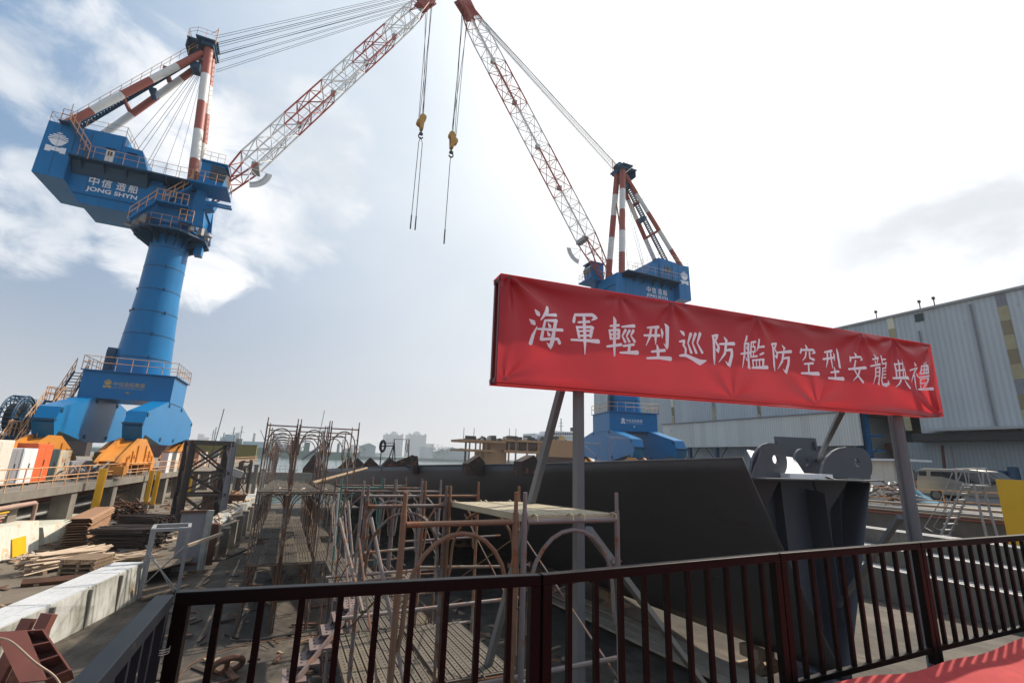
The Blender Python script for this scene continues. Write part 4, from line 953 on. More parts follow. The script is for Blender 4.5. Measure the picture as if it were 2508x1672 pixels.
    def bh(b):
        for y in(-.5,.38): b.prism([P(Lb-2.2,y,-.6),P(Lb+.6,y,-.9),P(Lb+.9,y,.1),P(Lb+.3,y,.9),P(Lb-2.2,y,.8)],(0,.12,0))
        for s,d in((Lb+.2,-.3),(Lb-.6,.5),(Lb-1.6,-.4)):
            for y in(-.25,0,.25): b.lathe([(0,-.05),(.48,-.05),(.44,0),(.48,.05),(0,.05)],P(s,y,d),14,axis='Y',cap=False)
        for k in range(3): b.tube(P(Lb+.3,-.3+.3*k,.8),P(Lb+1.5,-.5+.5*k,1.3),.05,4)
    sp('boom_head',bh,'mastred')
    def bw(b):
        for d in(-.55,):
            for y in(.25,.75): b.tube(P(6.3,y,d),P(Lb-3,y,d),.03,4)
        for k in range(60): s=6.5+k*.5; b.tube(P(s,.25,-.55),P(s,.75,-.55),.02,4)
        for k in range(12): s=7+k*2.4; b.tube(P(s,.75,-.55),P(s,.75,.15),.022,4); 
        b.tube(P(7,.75,.15),P(34,.75,.15),.02,4)
        b.bar(P(6.0,-.9,-.8),P(6.0,.9,-.8),.7,.5)
        for s in(13.2,19.0,25.2,31): b.box(P(s,.3,-.4),(.5,.5,.5))
    sp('boom_walkway',bw,'galv')
    def arc(b):
        c=P(5.2,-1.15,-.7); A=[]; B=[]
        for i in range(13):
            a=-R(5)-i*R(75)/12; A.append(c+V((2.1*math.cos(a),0,2.1*math.sin(a)))); B.append(c+V((1.5*math.cos(a),0,1.5*math.sin(a))))
        for i in range(12): b.prism([A[i],A[i+1],B[i+1],B[i]],(0,.04,0))
        for q in(0,6,12): b.tube(c,B[q],.03,4)
        for i in range(1,12): 
            e=(A[i]-B[i])*.35; b.bar(B[i]+e*.4+V((0,-.008,0)),B[i]+e+V((0,-.008,0)),.05,.03,1)
    sp('luffing_angle_dial',arc,['white','dark'])
    # ---- ropes
    tip=P(Lb,0,.3); hd=V((-.1,0,41.2))
    def ropes(b):
        rr=.024
        for i,(y,dz) in enumerate([(-.75,.25),(-.62,.2),(-.45,0),(-.35,-.05),(-.2,-.1),(.0,-.35),(.12,-.4),(.25,-.2),(.4,-.6),(.5,-.65),(.62,-1.1),(.75,-1.15)]):
            b.tube(hd+V((.3,y*1.75,dz*1.5+.1)),P(Lb-.4-.22*i,y*1.0,.85),rr*(1.25 if i in(2,3,6) else .9),4)
        for i,(x,y,z) in enumerate([(-4.4,-.9,27.7),(-4.0,-.4,27.4),(-3.9,.1,27.3),(-3.3,.5,26.9),(-3.2,.9,26.9)]):
            b.tube((x,y,z),hd+V((-.8,y*.6,-2.9)),rr*.8,4)
        for y,x in((-.5,-1.7),(.4,-.9)): b.tube((x,y,g1),hd+V((-.5,y*.5,-2.8)),rr*.6,4)
        q=MB
    sp('luffing_ropes',ropes,'rope')
    # ---- hoist ropes and the hook block
    TW=Matrix.Translation((cx,cy,gz))@Matrix.Rotation(rz,4,'Z')@S
    hx=Lb+hxo
    top_pts=[P(hx,-.3,-.55),P(hx,-.1,-.55),P(hx-.1,.15,-.5),P(hx-.55,.3,.0),P(hx-1.5,.0,-.8)]
    hb=V((top_pts[1].x-.0,0,top_pts[1].z-hook_drop))
    def hop(b):
        for i,p in enumerate(top_pts): b.tube(p,hb+V(((-.25,.05,.25,.3,-.3)[i],(-.25,-.1,.1,.25,0)[i],.6)),.034,4)
    sp('hoist_ropes',hop,'rope')
    base=TW@hb
    h=thing('hook_block',hook_label,'hook block',base,rz+slew,'hook blocks hanging from the cranes'); h.scale=(.85,.85,1)
    b=MB()
    for c,rr in(((.22,0,.75),.46),((-.2,.1,.05),.40)):
        for y in(-.28,-.1,.1,.28): b.lathe([(0,-.05),(rr,-.05),(rr*.9,0),(rr,.05),(0,.05)],V(c)+V((0,y,0)),18,axis='Y',cap=False)
    b.build('sheave',M['hookyellow'],h)
    b=MB()
    for y in(-.4,.34): b.prism([(-.35,y,.2),(0,y,-.85),(.35,y,-.8),(.45,y,.55),(.2,y,.95),(-.05,y,.6)],(0,.06,0))
    b.span((-.05,-.34,-.9),(.35,.34,-.55)); b.build('block_frame',M['hookyellow'],h)
    b=MB(); b.tube((.15,0,-1.35),(.15,0,-.9),.13,8); b.box((.15,0,-1.45),(.5,.3,.25)); b.path([(.15+.3*math.cos(a),0,-1.75+.3*math.sin(a)) for a in [math.pi*.5+i*math.pi*1.4/10 for i in range(11)]],.09,6); b.build('hook',M['dark'],h)
    b=MB()
    for dx in((-.2,.3) if sling==2 else (0.05,)):
        b.tube((.15,0,-1.9),(.15+dx,0,-2.6),.045,5); b.tube((.15+dx,0,-2.6),(.15+dx*1.25-.0,0,-hook_sling),.048,5); b.tube((.15+dx*1.25,0,-hook_sling+1.5),(.15+dx*1.25,0,-hook_sling-.2),.09,6)
    b.build('sling',M['rope'],h)
    return t
QZ=2.65
hook_sling=13.6
crane('tall blue jib crane at the left, its red and white boom rising right',-12.2,48.6,QZ,0,0,R(61.2),39.4,18.1,2,'yellow hook block with two long slings, hanging from the left crane')
hook_sling=14.2
# right-hand crane, turned the other way
q_=at(1529,1033,1,46.0)
hook_sling=12.6
crane('blue jib crane behind the red banner, its boom rising to the left',q_.x,46.0,QZ,R(-13.5),R(193.5),R(57.0),39.4,19.2,1,'yellow hook block with one single sling, hanging from the right crane',hxo=-.8,portal_text='letter',side=0)

def rect(b,u0,v0,u1,v1,y,dy,m=0):
    """upright box in the plane y: its outline measured on the photograph at that distance"""
    a=at(u0,(v0+v1)/2,1,y); c=at(u1,(v0+v1)/2,1,y); um=(u0+u1)/2
    zt_=at(um,v0,1,y).z; zb=at(um,v1,1,y).z
    b.span((a.x,y,zb),(c.x,y+dy,zt_),m); return a,c,zt_,zb
# ================================================================ left quay
QO=(-9.87,25.4,0); QR=R(-3.94)
TQ=local(QO,QR)
qw=thing('quay_wall','concrete quay at the left on square pillars with pipes running below its deck','quay',QO,QR)
b=MB(); b.span((-90,-60,2.27),(0,72,QZ)); b.build('deck_slab',M['concrete'],qw)
b=MB(); b.span((-14,-60,-1.5),(-1.6,72,2.27)); b.build('back_wall',M['concrete'],qw)
py=[-33,-28,-23,-18,-13,-8.6,-3.6,1.4,6.3,11.3,16.3,21.3,26.3,31.3,36.3,41.3,46.3,51.3,56.3,61.3,66.3]
pm=MB(); pm.span((-.85,-.3,-2.5),(-.1,.3,2.27)); pme=pm.mesh('pillar',M['concrete'])
for y in py: link_mesh('pillar',pme,qw,(0,y,0))
def pipe(nm,m,x,z,r,y0,y1,bend=None):
    b=MB(); b.tube((x,y0,z),(x,y1,z),r,8)
    if bend: b.path([(x,y1-.05,z),(x,y1+.1,z-.06),(x,y1+.14,z-.2),(x,y1+.14,z-bend),(x,y1+.05,z-bend-.12),(x-.2,y1,z-bend-.15),(x-1.2,y1,z-bend-.15)],r,8)
    b.build(nm,M[m],qw,True)
pipe('pipe','pinkpipe',.16,2.12,.085,-40,2.2,.75)
for k,(m,z) in enumerate([('yellow',1.93),('tanpipe',1.83),('pinkpipe',1.74),('redpipe',1.62)]): pipe('pipe',m,.1,z,.04,-40,.6-.1*k)
for m,x,z,r in (('redpipe',-1.2,1.95,.07),('pinkpipe',-1.3,1.72,.05),('cabgreen',-1.25,1.6,.05),('tanpipe',-1.1,1.35,.09),('greysteel',-1.35,1.15,.05)): pipe('pipe',m,x,z,r,2,68)
for (a,c) in ((3.2,5.9),(8.2,13.5),(17,19)):
    b=MB(); b.tube((-.9,a,1.38),(-.9,c,1.38),.1,8); b.build('pipe',M['galv'],qw,True)
tag(qw)
b=MB(); hand_rail(b,[(-.12,-40,QZ),(-.12,72,QZ)],.88,1.15,.026,5); b.tube((-.12,-40,QZ+.3),(-.12,72,QZ+.3),.02,4)
o=b.build('quay_railing',M['railorange'],loc=QO); o.rotation_euler=(0,0,QR); tag(o,'rusty orange pipe railing along the left quay edge','railing')
# pale plinths at the foot of the quay
for (y0,y1,z1,x,lab,sq) in ((-13,1.9,1.45,.45,'pale stained concrete plinth with yellow square at the foot of the left quay',True),(3.2,8.4,1.0,.9,'low rust-streaked concrete plinth between quay pillars',False)):
    t=thing('concrete_plinth',lab,'plinth',(QO[0],QO[1]+(y0+y1)/2,0),QR); h=(y1-y0)/2
    b=MB(); b.prism([(-.6,-h,.2),(x,-h,.2),(x-.25,-h,z1),(-.6,-h,z1)],(0,2*h,0)); b.build('block',M['slabwall'],t)
    if sq:
        b=MB(); b.prism([(x+.0,h-1.9,.35),(x-.0,h-1.0,.35),(x-.15,h-1.0,1.0),(x-.15,h-1.9,1.0)],(.03,0,0)); b.build('yellow_patch',M['yellow'],t)
# cabinets standing on the quay deck
def cabinet(label,u0,u1,h,m,d=.8,x=-1.0,parts=None,cat='cabinet'):
    ya=at(u0,1165,0,-10.9).y; yb=at(u1,1165,0,-10.9).y
    t=thing('cabinet',label,cat,(-10.0+x,(ya+yb)/2,QZ),QR,'cabinets lined up on the left quay'); w_=(yb-ya)/2-.03
    b=MB(); b.span((-d,-w_,.12),(0,w_,h)); o=b.build('body',M[m],t); bv=o.modifiers.new('bevel','BEVEL'); bv.width=.02; bv.segments=2
    b=MB(); b.span((-.05,-w_+.04,0),(-.0,-w_+.12,.12)); b.span((-.05,w_-.12,0),(0,w_-.04,.12)); b.span((-d,-w_+.04,0),(-d+.05,-w_+.12,.12)); b.span((-d,w_-.12,0),(-d+.05,w_-.04,.12)); b.build('feet',M['dark'],t)
    b=MB(); b.span((0,-w_+.05,.2),(.015,-.01,h-.08)); b.span((0,.01,.2),(.015,w_-.05,h-.08)); b.build('doors',M[m],t)
    b=MB(); b.span((.015,.04,h*.45),(.04,.08,h*.6)); b.build('handle',M['dark'],t)
    return t
cabinet('cream cabinet at the very left edge, with a yellow lower edge',-40,18,2.02,'cream')
cabinet('dull grey cabinet between the cream and the white ones',20,44,1.68,'cabgrey')
cabinet('bright white cabinet between the grey and the orange ones',52,82,1.68,'cabwhite')
cabinet('bright orange cabinet on the left quay',84,118,1.92,'caborange')
cabinet('dark green cabinet just right of the orange one',120,138,1.66,'cabgreen')
cabinet('white cabinet heavily stained with rust, right of the dark green one',141,166,1.6,'cabrust')
cabinet('pale mottled grey crate on the quay behind the railing',200,244,.95,'cabgrey',x=-1.4)
cabinet('olive green box beside the orange crane bogie',298,336,1.45,'olive',x=-1.9)
cabinet('narrow white panel box right of the olive box',346,364,1.65,'cabwhite',x=-1.6)
cabinet('maroon container behind the grey and white cabinets',20,96,2.0,'maroonbox',d=1.6,x=-2.3)
cabinet('long dark olive tank box between the crane bogies',185,262,1.35,'olive',d=1.2,x=-3.0)
for k,(u,lab) in enumerate([(428,'first'),(446,'second'),(470,'third'),(497,'fourth'),(512,'fifth'),(541,'sixth'),(566,'seventh')]):
    p=at(u,1128,0,-8.2); tt=thing('upright_panel',lab+' pale upright panel from the left along the far quay edge','panel',(p.x-.6,p.y,QZ),QR,'pale upright panels on the far quay')
    b=MB(); b.span((-.25,-.45,0),(.25,.45,1.55)); b.build('panel',M[('cabwhite','cream','cabwhite','pinkpipe','cream','cabgrey','cabwhite')[k]],tt)
    b=MB(); b.span((-.3,-.5,1.55),(.3,.5,1.63)); b.build('cap',M['rustlight'],tt)
for k,(x_,y_,m,lab) in enumerate([(-24,112,'maroonbox','dull maroon added container hiding bright water between the legs of the left crane'),(-37.5,106,'truss','dark added container hiding bright water behind the left leg of the left crane'),(-12.5,118,'olive','olive added container hiding bright water behind the right leg of the left crane'),(-50,102,'cabgrey','grey added container hiding bright water furthest left behind the crane stairs')]):  # dark boxes added to cover the bright water strip behind the crane legs
    t=thing('cover_container',lab,'container',(x_,y_,QZ),0,'added cover containers behind the left crane'); b=MB(); b.span((-6,-1.2,.1),(6,1.2,2.9)); b.build('shell',M[m],t)
    b=MB(); [b.span((-5.9+.4*i,-1.24,.2),(-5.7+.4*i,-1.2,2.8)) for i in range(30)]; b.build('ribs',M[m],t)
    b=MB(); b.span((-6.05,-1.26,2.9),(6.05,1.22,3.0)); b.span((-6.05,-1.26,0),(6.05,1.22,.1)); b.build('rails',M['rust'],t)
b=MB(); b.span((-90,60,-1.5),(-8.5,150,QZ-.01)); tag(b.build('quay_ground',M['concrete']),kind='structure')
# scrap heap of pipes and cut metal on the quay
b=MB()
for i in range(70):
    c=V((rnd.uniform(-1.6,-.4),rnd.uniform(8,14),QZ+rnd.uniform(.05,.75))); a=rnd.uniform(0,6.3); l=rnd.uniform(.3,1.3); d_=V((math.cos(a)*.4,math.sin(a),rnd.uniform(-.6,.6)))*l/2
    b.bar(c-d_,c+d_,rnd.uniform(.03,.14),rnd.uniform(.02,.05),rnd.choice((0,0,1,2)))
o=b.build('scrap_metal',[M['galv'],M['rust'],M['dark']],loc=QO); o.rotation_euler=(0,0,QR); tag(o,'tangled heap of pale scrap metal on the left quay behind the railing','scrap heap',kind='stuff')
# yellow steel columns in front of the quay
for (ub,vb,ut,vt,w_,lab) in [(229,1257,250,1147,.3,'wide yellow steel column leaning in the view, the nearest at the left quay'),(356,1236,371,1151,.24,'left one of a pair of yellow steel columns by the left quay'),(373,1236,387,1153,.24,'right one of a pair of yellow steel columns by the left quay'),(457,1225,468,1160,.24,'yellow steel column seen through the dark truss tower'),(544,1212,553,1160,.24,'yellow steel column far along the left quay, right of the truss tower')]:
    p=at(ub,vb,0,{229:-8.8,356:-8.45,373:-8.45,457:-7.5,544:-6.6}[ub]); pt_=at(ut,vt,1,p.y)
    t=thing('steel_column',lab,'column',(p.x,p.y,p.z),0,'yellow steel columns')
    h=pt_.z-p.z; b=MB()
    b.span((-w_/2,-.1,0),(w_/2,-.07,h)); b.span((-w_/2,.07,0),(w_/2,.1,h)); b.span((-.02,-.07,0),(.02,.07,h)); b.build('shaft',M['yellow'],t)
    b=MB(); b.span((-w_/2-.06,-.16,.3-p.z),(w_/2+.06,.16,0)); b.build('footing',M['concrete'],t)
# whitewashed wall in the foreground
wa=V((-4.73,15.2,0)); wd_=V((.165,.986,0)).normalized(); wrz=math.atan2(wd_.y,wd_.x)
t=thing('concrete_wall','long whitewashed concrete wall with mossy stains at the lower left','wall',(wa.x,wa.y,0),wrz)
b=MB(); b.prism([(-9,-.12,-.8),(-9,.93,-.8),(-9,.85,.86),(-9,0,.87)],(14.2,0,0)); b.build('wall_body',M['oldwhite'],t)
M['sheet']=mat('white_capping_sheet',(.56,.57,.58),(.4,.41,.42),scale=1.2,rough=.6,streak=.3,rust=.1)
b=MB()
for k in range(9):
    x=-9+k*1.58
    for j in range(3): b.span((x+.02,.02+j*.285,.872),(x+1.56,.29+j*.285,.905)); 
b.build('capping_sheets',M['sheet'],t)
b=MB()
for k in range(9): b.span((-9+k*1.58-.03,-.1,-.6),(-9+k*1.58+.03,-.0,.84))
b.build('joint_strips',M['concrete'],t)
# second wall along the slip, further away
e0=at(503,1380,2,floor_z(24)); 
t=thing('concrete_wall','far stained slip wall with a brown end pillar, left of the tall scaffold','wall',(e0.x,e0.y,0),0)
zt2=at(503,1283,1,e0.y).z
b=MB(); b.span((-.45,0,-1.2),(.25,.5,zt2)); b.build('end_pillar',M['rust'],t)
b=MB(); b.prism([(-.6,.5,-1.6),(.15,.5,-1.6),(.15,.5,zt2-.25),(-.6,.5,zt2-.2)],(.9,26,0)); b.build('wall_body',M['oldwhite'],t)
for k in range(9):
    b=MB(); b.span((.1+.1*k,2.2+2.7*k,-1.2),(.55+.1*k,2.9+2.7*k,zt2-.5-.02*k)); b.build('buttress',M['concrete'],t)
b=MB()
for k in range(26): c=V((rnd.uniform(-.4,.6),rnd.uniform(.6,16),zt2-.16)); a=rnd.uniform(1.2,1.9); l=rnd.uniform(.3,1.2); d_=V((math.cos(a),math.sin(a),0))*l; b.bar(c-d_,c+d_,.12,.05)
b.build('plank_litter',M['woodpale'],t)
# steel stand by the wall
p0=at(340,1464,2,floor_z(19)); 
t=thing('steel_stand','open grey steel stand with crossed braces beside the white wall','stand',(p0.x,p0.y,p0.z),R(8))
def leg(x,y,h=2.05): 
    b=MB(); b.bar((x,y,0),(x,y,h),.11,.11,up=(0,1,0)); b.build('leg',M['greysteel'],t)
for x in(0,1.02): leg(x,0); leg(x,1.1)
b=MB(); b.bar((-.05,0,2.05),(1.07,0,2.05),.13,.1); b.bar((-.05,1.1,2.05),(1.07,1.1,2.05),.13,.1); b.bar((0,0,2.05),(0,1.1,2.05),.1,.1); b.bar((1.02,0,2.05),(1.02,1.1,2.05),.1,.1); b.build('top_frame',M['greysteel'],t)
b=MB(); b.tube((0,-.07,1.35),(.98,-.07,.15),.022,6); b.tube((-.1,-.02,1.6),(.9,-.06,.1),.02,6); b.tube((.05,1.1,.2),(1.0,.1,1.5),.022,6); b.build('braces',M['galv'],t)
b=MB(); b.bar((-.2,.2,.12),(.9,.9,.12),.25,.06); b.bar((.1,-.3,.06),(1.3,.9,.06),.2,.05); b.build('base_boards',M['wood'],t)
b=MB(); b.bar((1.1,-.1,1.55),(2.0,.45,1.82),.12,.09); tag(b.build('wood_beam',M['woodpale'],loc=(p0.x,p0.y,p0.z)),'short rusty-ended timber beam lying across the steel stand','beam')
p1=at(455,1398,2,floor_z(21))
t=thing('steel_gate','upright blue-grey steel panel with white edge strip behind the steel stand','panel',(p1.x,p1.y,p1.z),R(14))
b=MB(); b.span((-.5,0,0),(.35,.05,2.25)); b.build('plate',M['cabgrey'],t)
b=MB(); b.span((.35,-.06,0),(.62,.1,2.3)); b.build('edge_strip',M['oldwhite'],t)
b=MB(); b.span((-.55,-.05,2.22),(.4,.1,2.32)); b.span((-.5,-.04,.2),(.35,-.0,.3)); b.build('ribs',M['rust'],t)
# dark truss tower
tc_=at(480,1284,2,.3); 
t=thing('truss_tower','dark steel truss tower with crossed bracing standing in the left yard','truss tower',(tc_.x,tc_.y,tc_.z),R(18))
H=at(480,1081,1,tc_.y).z-tc_.z; wx,wy=1.05,.85
def ib(a,c,w_,m='dark'):
    b=MB(); a,c=V(a),V(c); d_=(c-a).normalized(); x=V((0,1,0)).cross(d_).normalized() if abs(d_.y)<.9 else V((1,0,0))
    b.bar(a+x*w_*.5,c+x*w_*.5,.03,w_,up=(0,1,0)); b.bar(a-x*w_*.5,c-x*w_*.5,.03,w_,up=(0,1,0)); b.bar(a,c,w_,.03,up=(0,1,0)); return b
for sx in(-1,1):
    for sy in(-1,1): ib((sx*wx,sy*wy,0),(sx*wx,sy*wy,H),.3).build('leg',M['cabgrey'] if (sx,sy)==(1,-1) else M['truss'],t)
b=MB()
for z in(H*.99,H*.62,H*.36):
    w_=.26 if z>H*.9 else .12
    for s in(-1,1): b.bar((-wx,s*wy,z),(wx,s*wy,z),.12,w_); b.bar((s*wx,-wy,z),(s*wx,wy,z),.12,w_)
b.build('tie_beam',M['truss'],t)
b=MB()
for z0,z1 in((.1,H*.36),(H*.36,H*.62),(H*.62,H*.97)):
    for s in(-1,1): b.bar((-wx,s*wy,z0),(wx,s*wy,z1),.1,.1); b.bar((wx,s*wy,z0),(-wx,s*wy,z1),.1,.1)
    for s in(-1,1): b.bar((s*wx,-wy,z0),(s*wx,wy,z1),.1,.1); b.bar((s*wx,wy,z0),(s*wx,-wy,z1),.1,.1)
b.build('diagonal_brace',M['truss'],t)
# stacks in the yard
def stack_plates(label,p,n,l,w_,m,rz,name='plate_stack',h=.1,cat='plate stack',channel=True):
    p=V(p); t=thing(name,label,cat,(p.x,p.y,p.z),rz)
    for i in range(n):
        b=MB(); dx=rnd.uniform(-.05,.05); dy=rnd.uniform(-.12,.12); z=.12+i*h
        b.span((-w_/2+dx,-l/2+dy,z),(w_/2+dx,l/2+dy,z+.02))
        if channel:
            for s in(-1,1): b.prism([(s*w_/2+dx,-l/2+dy,z+.02),(s*(w_/2+.1)+dx,-l/2+dy,z-h*.75),(s*(w_/2+.1)+dx,-l/2+dy,z-h*.75+.02),(s*w_/2+dx-.02*s,-l/2+dy,z+.03)],(0,l,0))
        b.build('plate',M[m],t)
    b=MB()
    for y in(-l*.35,l*.35): b.span((-w_/2,y-.06,0),(w_/2,y+.06,.1))
    b.build('bearer',M['wood'],t)
    return t
stack_plates('stack of rusty brown channel plates in the left yard',(-8.05,29.4,.3),12,5.0,.72,'rustlight',R(6))
def bars(label,u,v,n,l,w_,h,m,rz,yz=24,name='bar_bundle',cat='bar bundle',r=.03,spread=.03):
    p=at(u,v,2,.3); t=thing(name,label,cat,(p.x,p.y,p.z),rz); b=MB()
    for i in range(n):
        c=V((rnd.uniform(-w_/2,w_/2),rnd.uniform(-.15,.15),.1+rnd.uniform(0,h))); d_=V((rnd.uniform(-spread,spread),1,rnd.uniform(-spread,spread)*.6))*l/2*rnd.uniform(.7,1)
        if r>0: b.tube(c-d_,c+d_,r*rnd.uniform(.7,1.2),5)
        else: b.bar(c-d_,c+d_,-r*2*rnd.uniform(.7,1.3),-r*rnd.uniform(.6,1.2))
    b.build('bars',M[m],t); b=MB()
    for y in(-l*.3,l*.3): b.span((-w_/2-.1,y-.06,0),(w_/2+.1,y+.06,.1))
    b.build('bearer',M['wood'],t); return t
bars('large dark heap of stacked rusty bars right of the brown plates',315,1340,170,2.6,1.7,.75,'darkrust',R(72),yz=26,r=-.05,spread=.05)
bars('dark stack of rusty bars further back, below the yellow columns',352,1300,120,2.4,1.5,.7,'darkrust',R(66),yz=30,r=-.05,spread=.05)
bars('reddish rusty frames piled behind the plate stack',300,1268,90,2.6,1.8,.8,'rust',R(30),yz=33,r=-.04,spread=.3)
bars('pale splayed bundle of thin timber poles on the left yard',152,1392,80,2.6,.8,.5,'woodpale',R(-42),yz=22,r=.035,spread=.14)
bars('small heap of pale poles lying right of the timber bundle',300,1378,60,1.7,.7,.2,'woodpale',R(-60),yz=22,r=.03,spread=.2)
bars('reddish pipe lying at the foot of the timber heap',150,1428,1,1.9,.02,.02,'rust',R(-78),yz=20,name='steel_pipe',cat='pipe',r=.12,spread=0)
def crates(label,u,v,rz,yz):
    p=at(u,v,2,.3); t=thing('pallet_stack',label,'pallet stack',(p.x,p.y,p.z),rz)
    for k in range(5):
        b=MB(); z=.13*k
        for i in range(7): b.span((-.55,-.5+i*.16,z+.09),(.55,-.4+i*.16,z+.11))
        for x in(-.5,0,.42): b.span((x,-.5,z),(x+.08,.56,z+.09))
        b.build('pallet',M['wood'],t)
crates('stack of old timber pallets against the white wall',205,1412,R(-15),21)
def litter(label,n,x0,x1,y0,y1,zf,mats,lmax=.9):
    b=MB(); ox,oy=(x0+x1)/2,(y0+y1)/2
    for i in range(n):
        x=rnd.uniform(x0,x1); y=y0+(y1-y0)*rnd.random()**1.3; z=zf(x,y)+rnd.uniform(.01,.07); a=rnd.uniform(0,6.3); l=rnd.uniform(.08,lmax); d_=V((math.cos(a),math.sin(a),rnd.uniform(-.05,.08)))*l/2; c=V((x-ox,y-oy,z))
        b.bar(c-d_,c+d_,rnd.uniform(.02,.14),rnd.uniform(.01,.05),rnd.randrange(len(mats)))
    tag(b.build('scrap_litter',[M[m] for m in mats],loc=(ox,oy,0)),label,'litter',kind='stuff')
litter('scraps of rusty steel and timber littering the left yard',420,-9.2,-4.4,24,50,lambda x,y:.3,['rust','woodpale','darkrust','rustlight','wood','galv'])
litter('small scraps littering the near left yard beside the white wall',70,-9.0,-6.0,14,24,lambda x,y:.3,['rust','wood','darkrust'],.4)
litter('offcuts and scraps on the slip floor below the scaffold',260,-3.4,6.0,12,42,lambda x,y:floor_z(y),['rust','wood','darkrust','rustlight'],.8)
litter('offcuts on the slip floor under the near low scaffold',120,1.0,6.5,4.5,13,lambda x,y:floor_z(y),['rust','wood','woodpale','rustlight'],.7)
# red oxide bracket with ropes in the corner
A_,B_,C_,D_=at(59,1542,1,12.95),at(101,1539,1,12.95),at(170,1640,1,12.35),at(110,1664,1,12.35)
t=thing('steel_bracket','red oxide steel bracket with rib plates tilted in the lower left corner','bracket',A_)
Tb_=Matrix.Translation(-A_); nn=(B_-A_).cross(D_-A_).normalized()
if nn.dot(V((0,0,EYE))-A_)>0: nn=-nn
nn*=.38
def pl(nm,pts,e): b=MB(Tb_); b.prism(pts,e); return b.build(nm,M['primer'],t)
ww=(B_-A_).normalized()*.035; ll=(D_-A_).normalized()*.03
pl('side_plate',[A_-ww*12,A_,D_,D_-ww*10],nn*.08); pl('side_plate',[A_+nn,A_,D_,D_+nn],ww); pl('side_plate',[B_+nn,B_,C_,C_+nn],ww); pl('web',[A_+nn,B_+nn,C_+nn,D_+nn],nn*.08)
for k in(.0,.3,.62,.97): a,c=A_.lerp(D_,k)+ww,B_.lerp(C_,k); pl('rib',[a,c,c+nn,a+nn],ll)
b=MB(Tb_); e_=A_.lerp(B_,.5)-ll*.3; b.lathe([(0,-.02),(.035,-.02),(.035,.0),(0,.0)],e_+nn*.2,12,axis='Y'); b.build('lifting_eye',M['galv'],t)
pb2=at(25,1660,2,.2)
b=MB(); b.bar((0,0,-.5),(.25,.35,1.0),.3,.12); b.bar((-.3,.1,-.4),(-.1,.5,.9),.25,.1); tag(b.build('steel_beam',M['primer'],loc=(pb2.x,pb2.y,pb2.z)),'dark red steel beam propped behind the tilted bracket','beam')
def cable(label,pts,r,m,name='cable',z=None):
    P_=[at(u,v,2,floor_z(12 if v>1500 else 16)) + V((0,0,r)) if zz is None else at(u,v,1,zz) for u,v,zz in pts]
    Q=[]
    for i in range(len(P_)-1):
        a,c,p,n=P_[i],P_[i+1],P_[max(0,i-1)],P_[min(len(P_)-1,i+2)]
        for k in range(8):
            s=k/8; Q.append(.5*((2*a)+(c-p)*s+(2*p-5*a+4*c-n)*s*s+(3*a-p-3*c+n)*s**3))
    Q.append(P_[-1]); b=MB(); o=Q[0].copy(); b.path([q-o for q in Q],r,6); return tag(b.build(name,M[m],loc=o,smooth=True),label,'cable',group='cables and ropes on the slip floor')
cable('tan rope hanging over the tilted red bracket',[(-6,1560,12.9),(30,1572,12.6),(85,1620,12.2),(128,1650,12.2),(146,1672,12.1),(150,1690,12.1)],.018,'tanpipe','rope')
cable('thick black hose looping by the feet of the tall scaffold',[(690,1452,None),(634,1470,None),(566,1555,None),(600,1570,None),(700,1556,None),(790,1540,None),(880,1530,None)],.022,'rubber')
cable('rusty thin cable curving over the slip floor',[(430,1672,None),(470,1625,None),(560,1590,None),(680,1566,None),(800,1552,None)],.014,'rust')
cable('dark hose along the foot of the far slip wall',[(514,1376,None),(545,1372,None),(600,1350,None),(640,1325,None)],.05,'rubber')
# big chain link set in the floor
pc=at(552,1650,2,floor_z(12.5)); t=thing('mooring_ring','rusty brown mooring ring lying on the slip floor behind the railing','mooring ring',(pc.x,pc.y,pc.z+.1),R(20)); t.rotation_euler=(R(35),0,R(15))
b=MB(); b.path([(.28*math.cos(a),.0,.2*math.sin(a)+.1) for a in [i*math.pi/12 for i in range(24)]],.06,8,closed=True); b.tube((0,0,-.1),(-.02,0,.3),.05,8); b.build('ring',M['rust'],t,True)
b=MB(); b.lathe([(.0,-.2),(.16,-.2),(.13,-.05),(0,-.05)],(0,0,0),10); b.build('socket',M['rust'],t,True)
# rusty bin and small frames near the truss tower
pr_=at(545,1258,2,.3); t=thing('scrap_bin','rusty open steel bin full of scrap right of the truss tower','bin',(pr_.x,pr_.y,pr_.z),R(10))
b=MB(); b.prism([(-1.2,-.7,0),(.9,-.7,0),(1.15,-.8,1.3),(-1.4,-.8,1.3)],(0,.04,0)); b.prism([(.9,-.7,0),(.9,.8,0),(1.15,.9,1.3),(1.15,-.8,1.3)],(.04,0,0)); b.span((-1.2,.76,0),(.9,.8,1.25)); b.span((-1.3,-.7,0),(-1.25,.8,1.25)); b.span((-1.2,-.7,0),(.9,.8,.05)); b.build('shell',M['rust'],t)
b=MB(); b.bar((-1.45,-.85,1.3),(1.2,-.85,1.3),.1,.08); b.bar((1.18,-.85,1.3),(1.18,.9,1.3),.1,.08); b.build('rim',M['rustlight'],t)
b=MB()
for i in range(40): c=V((rnd.uniform(-1,.8),rnd.uniform(-.5,.6),1.2+rnd.uniform(0,.3))); a=rnd.uniform(0,6); d_=V((math.cos(a),math.sin(a),rnd.uniform(-.3,.3)))*rnd.uniform(.1,.5); b.bar(c-d_,c+d_,.06,.03)
b.build('scrap',M['rustlight'],t)
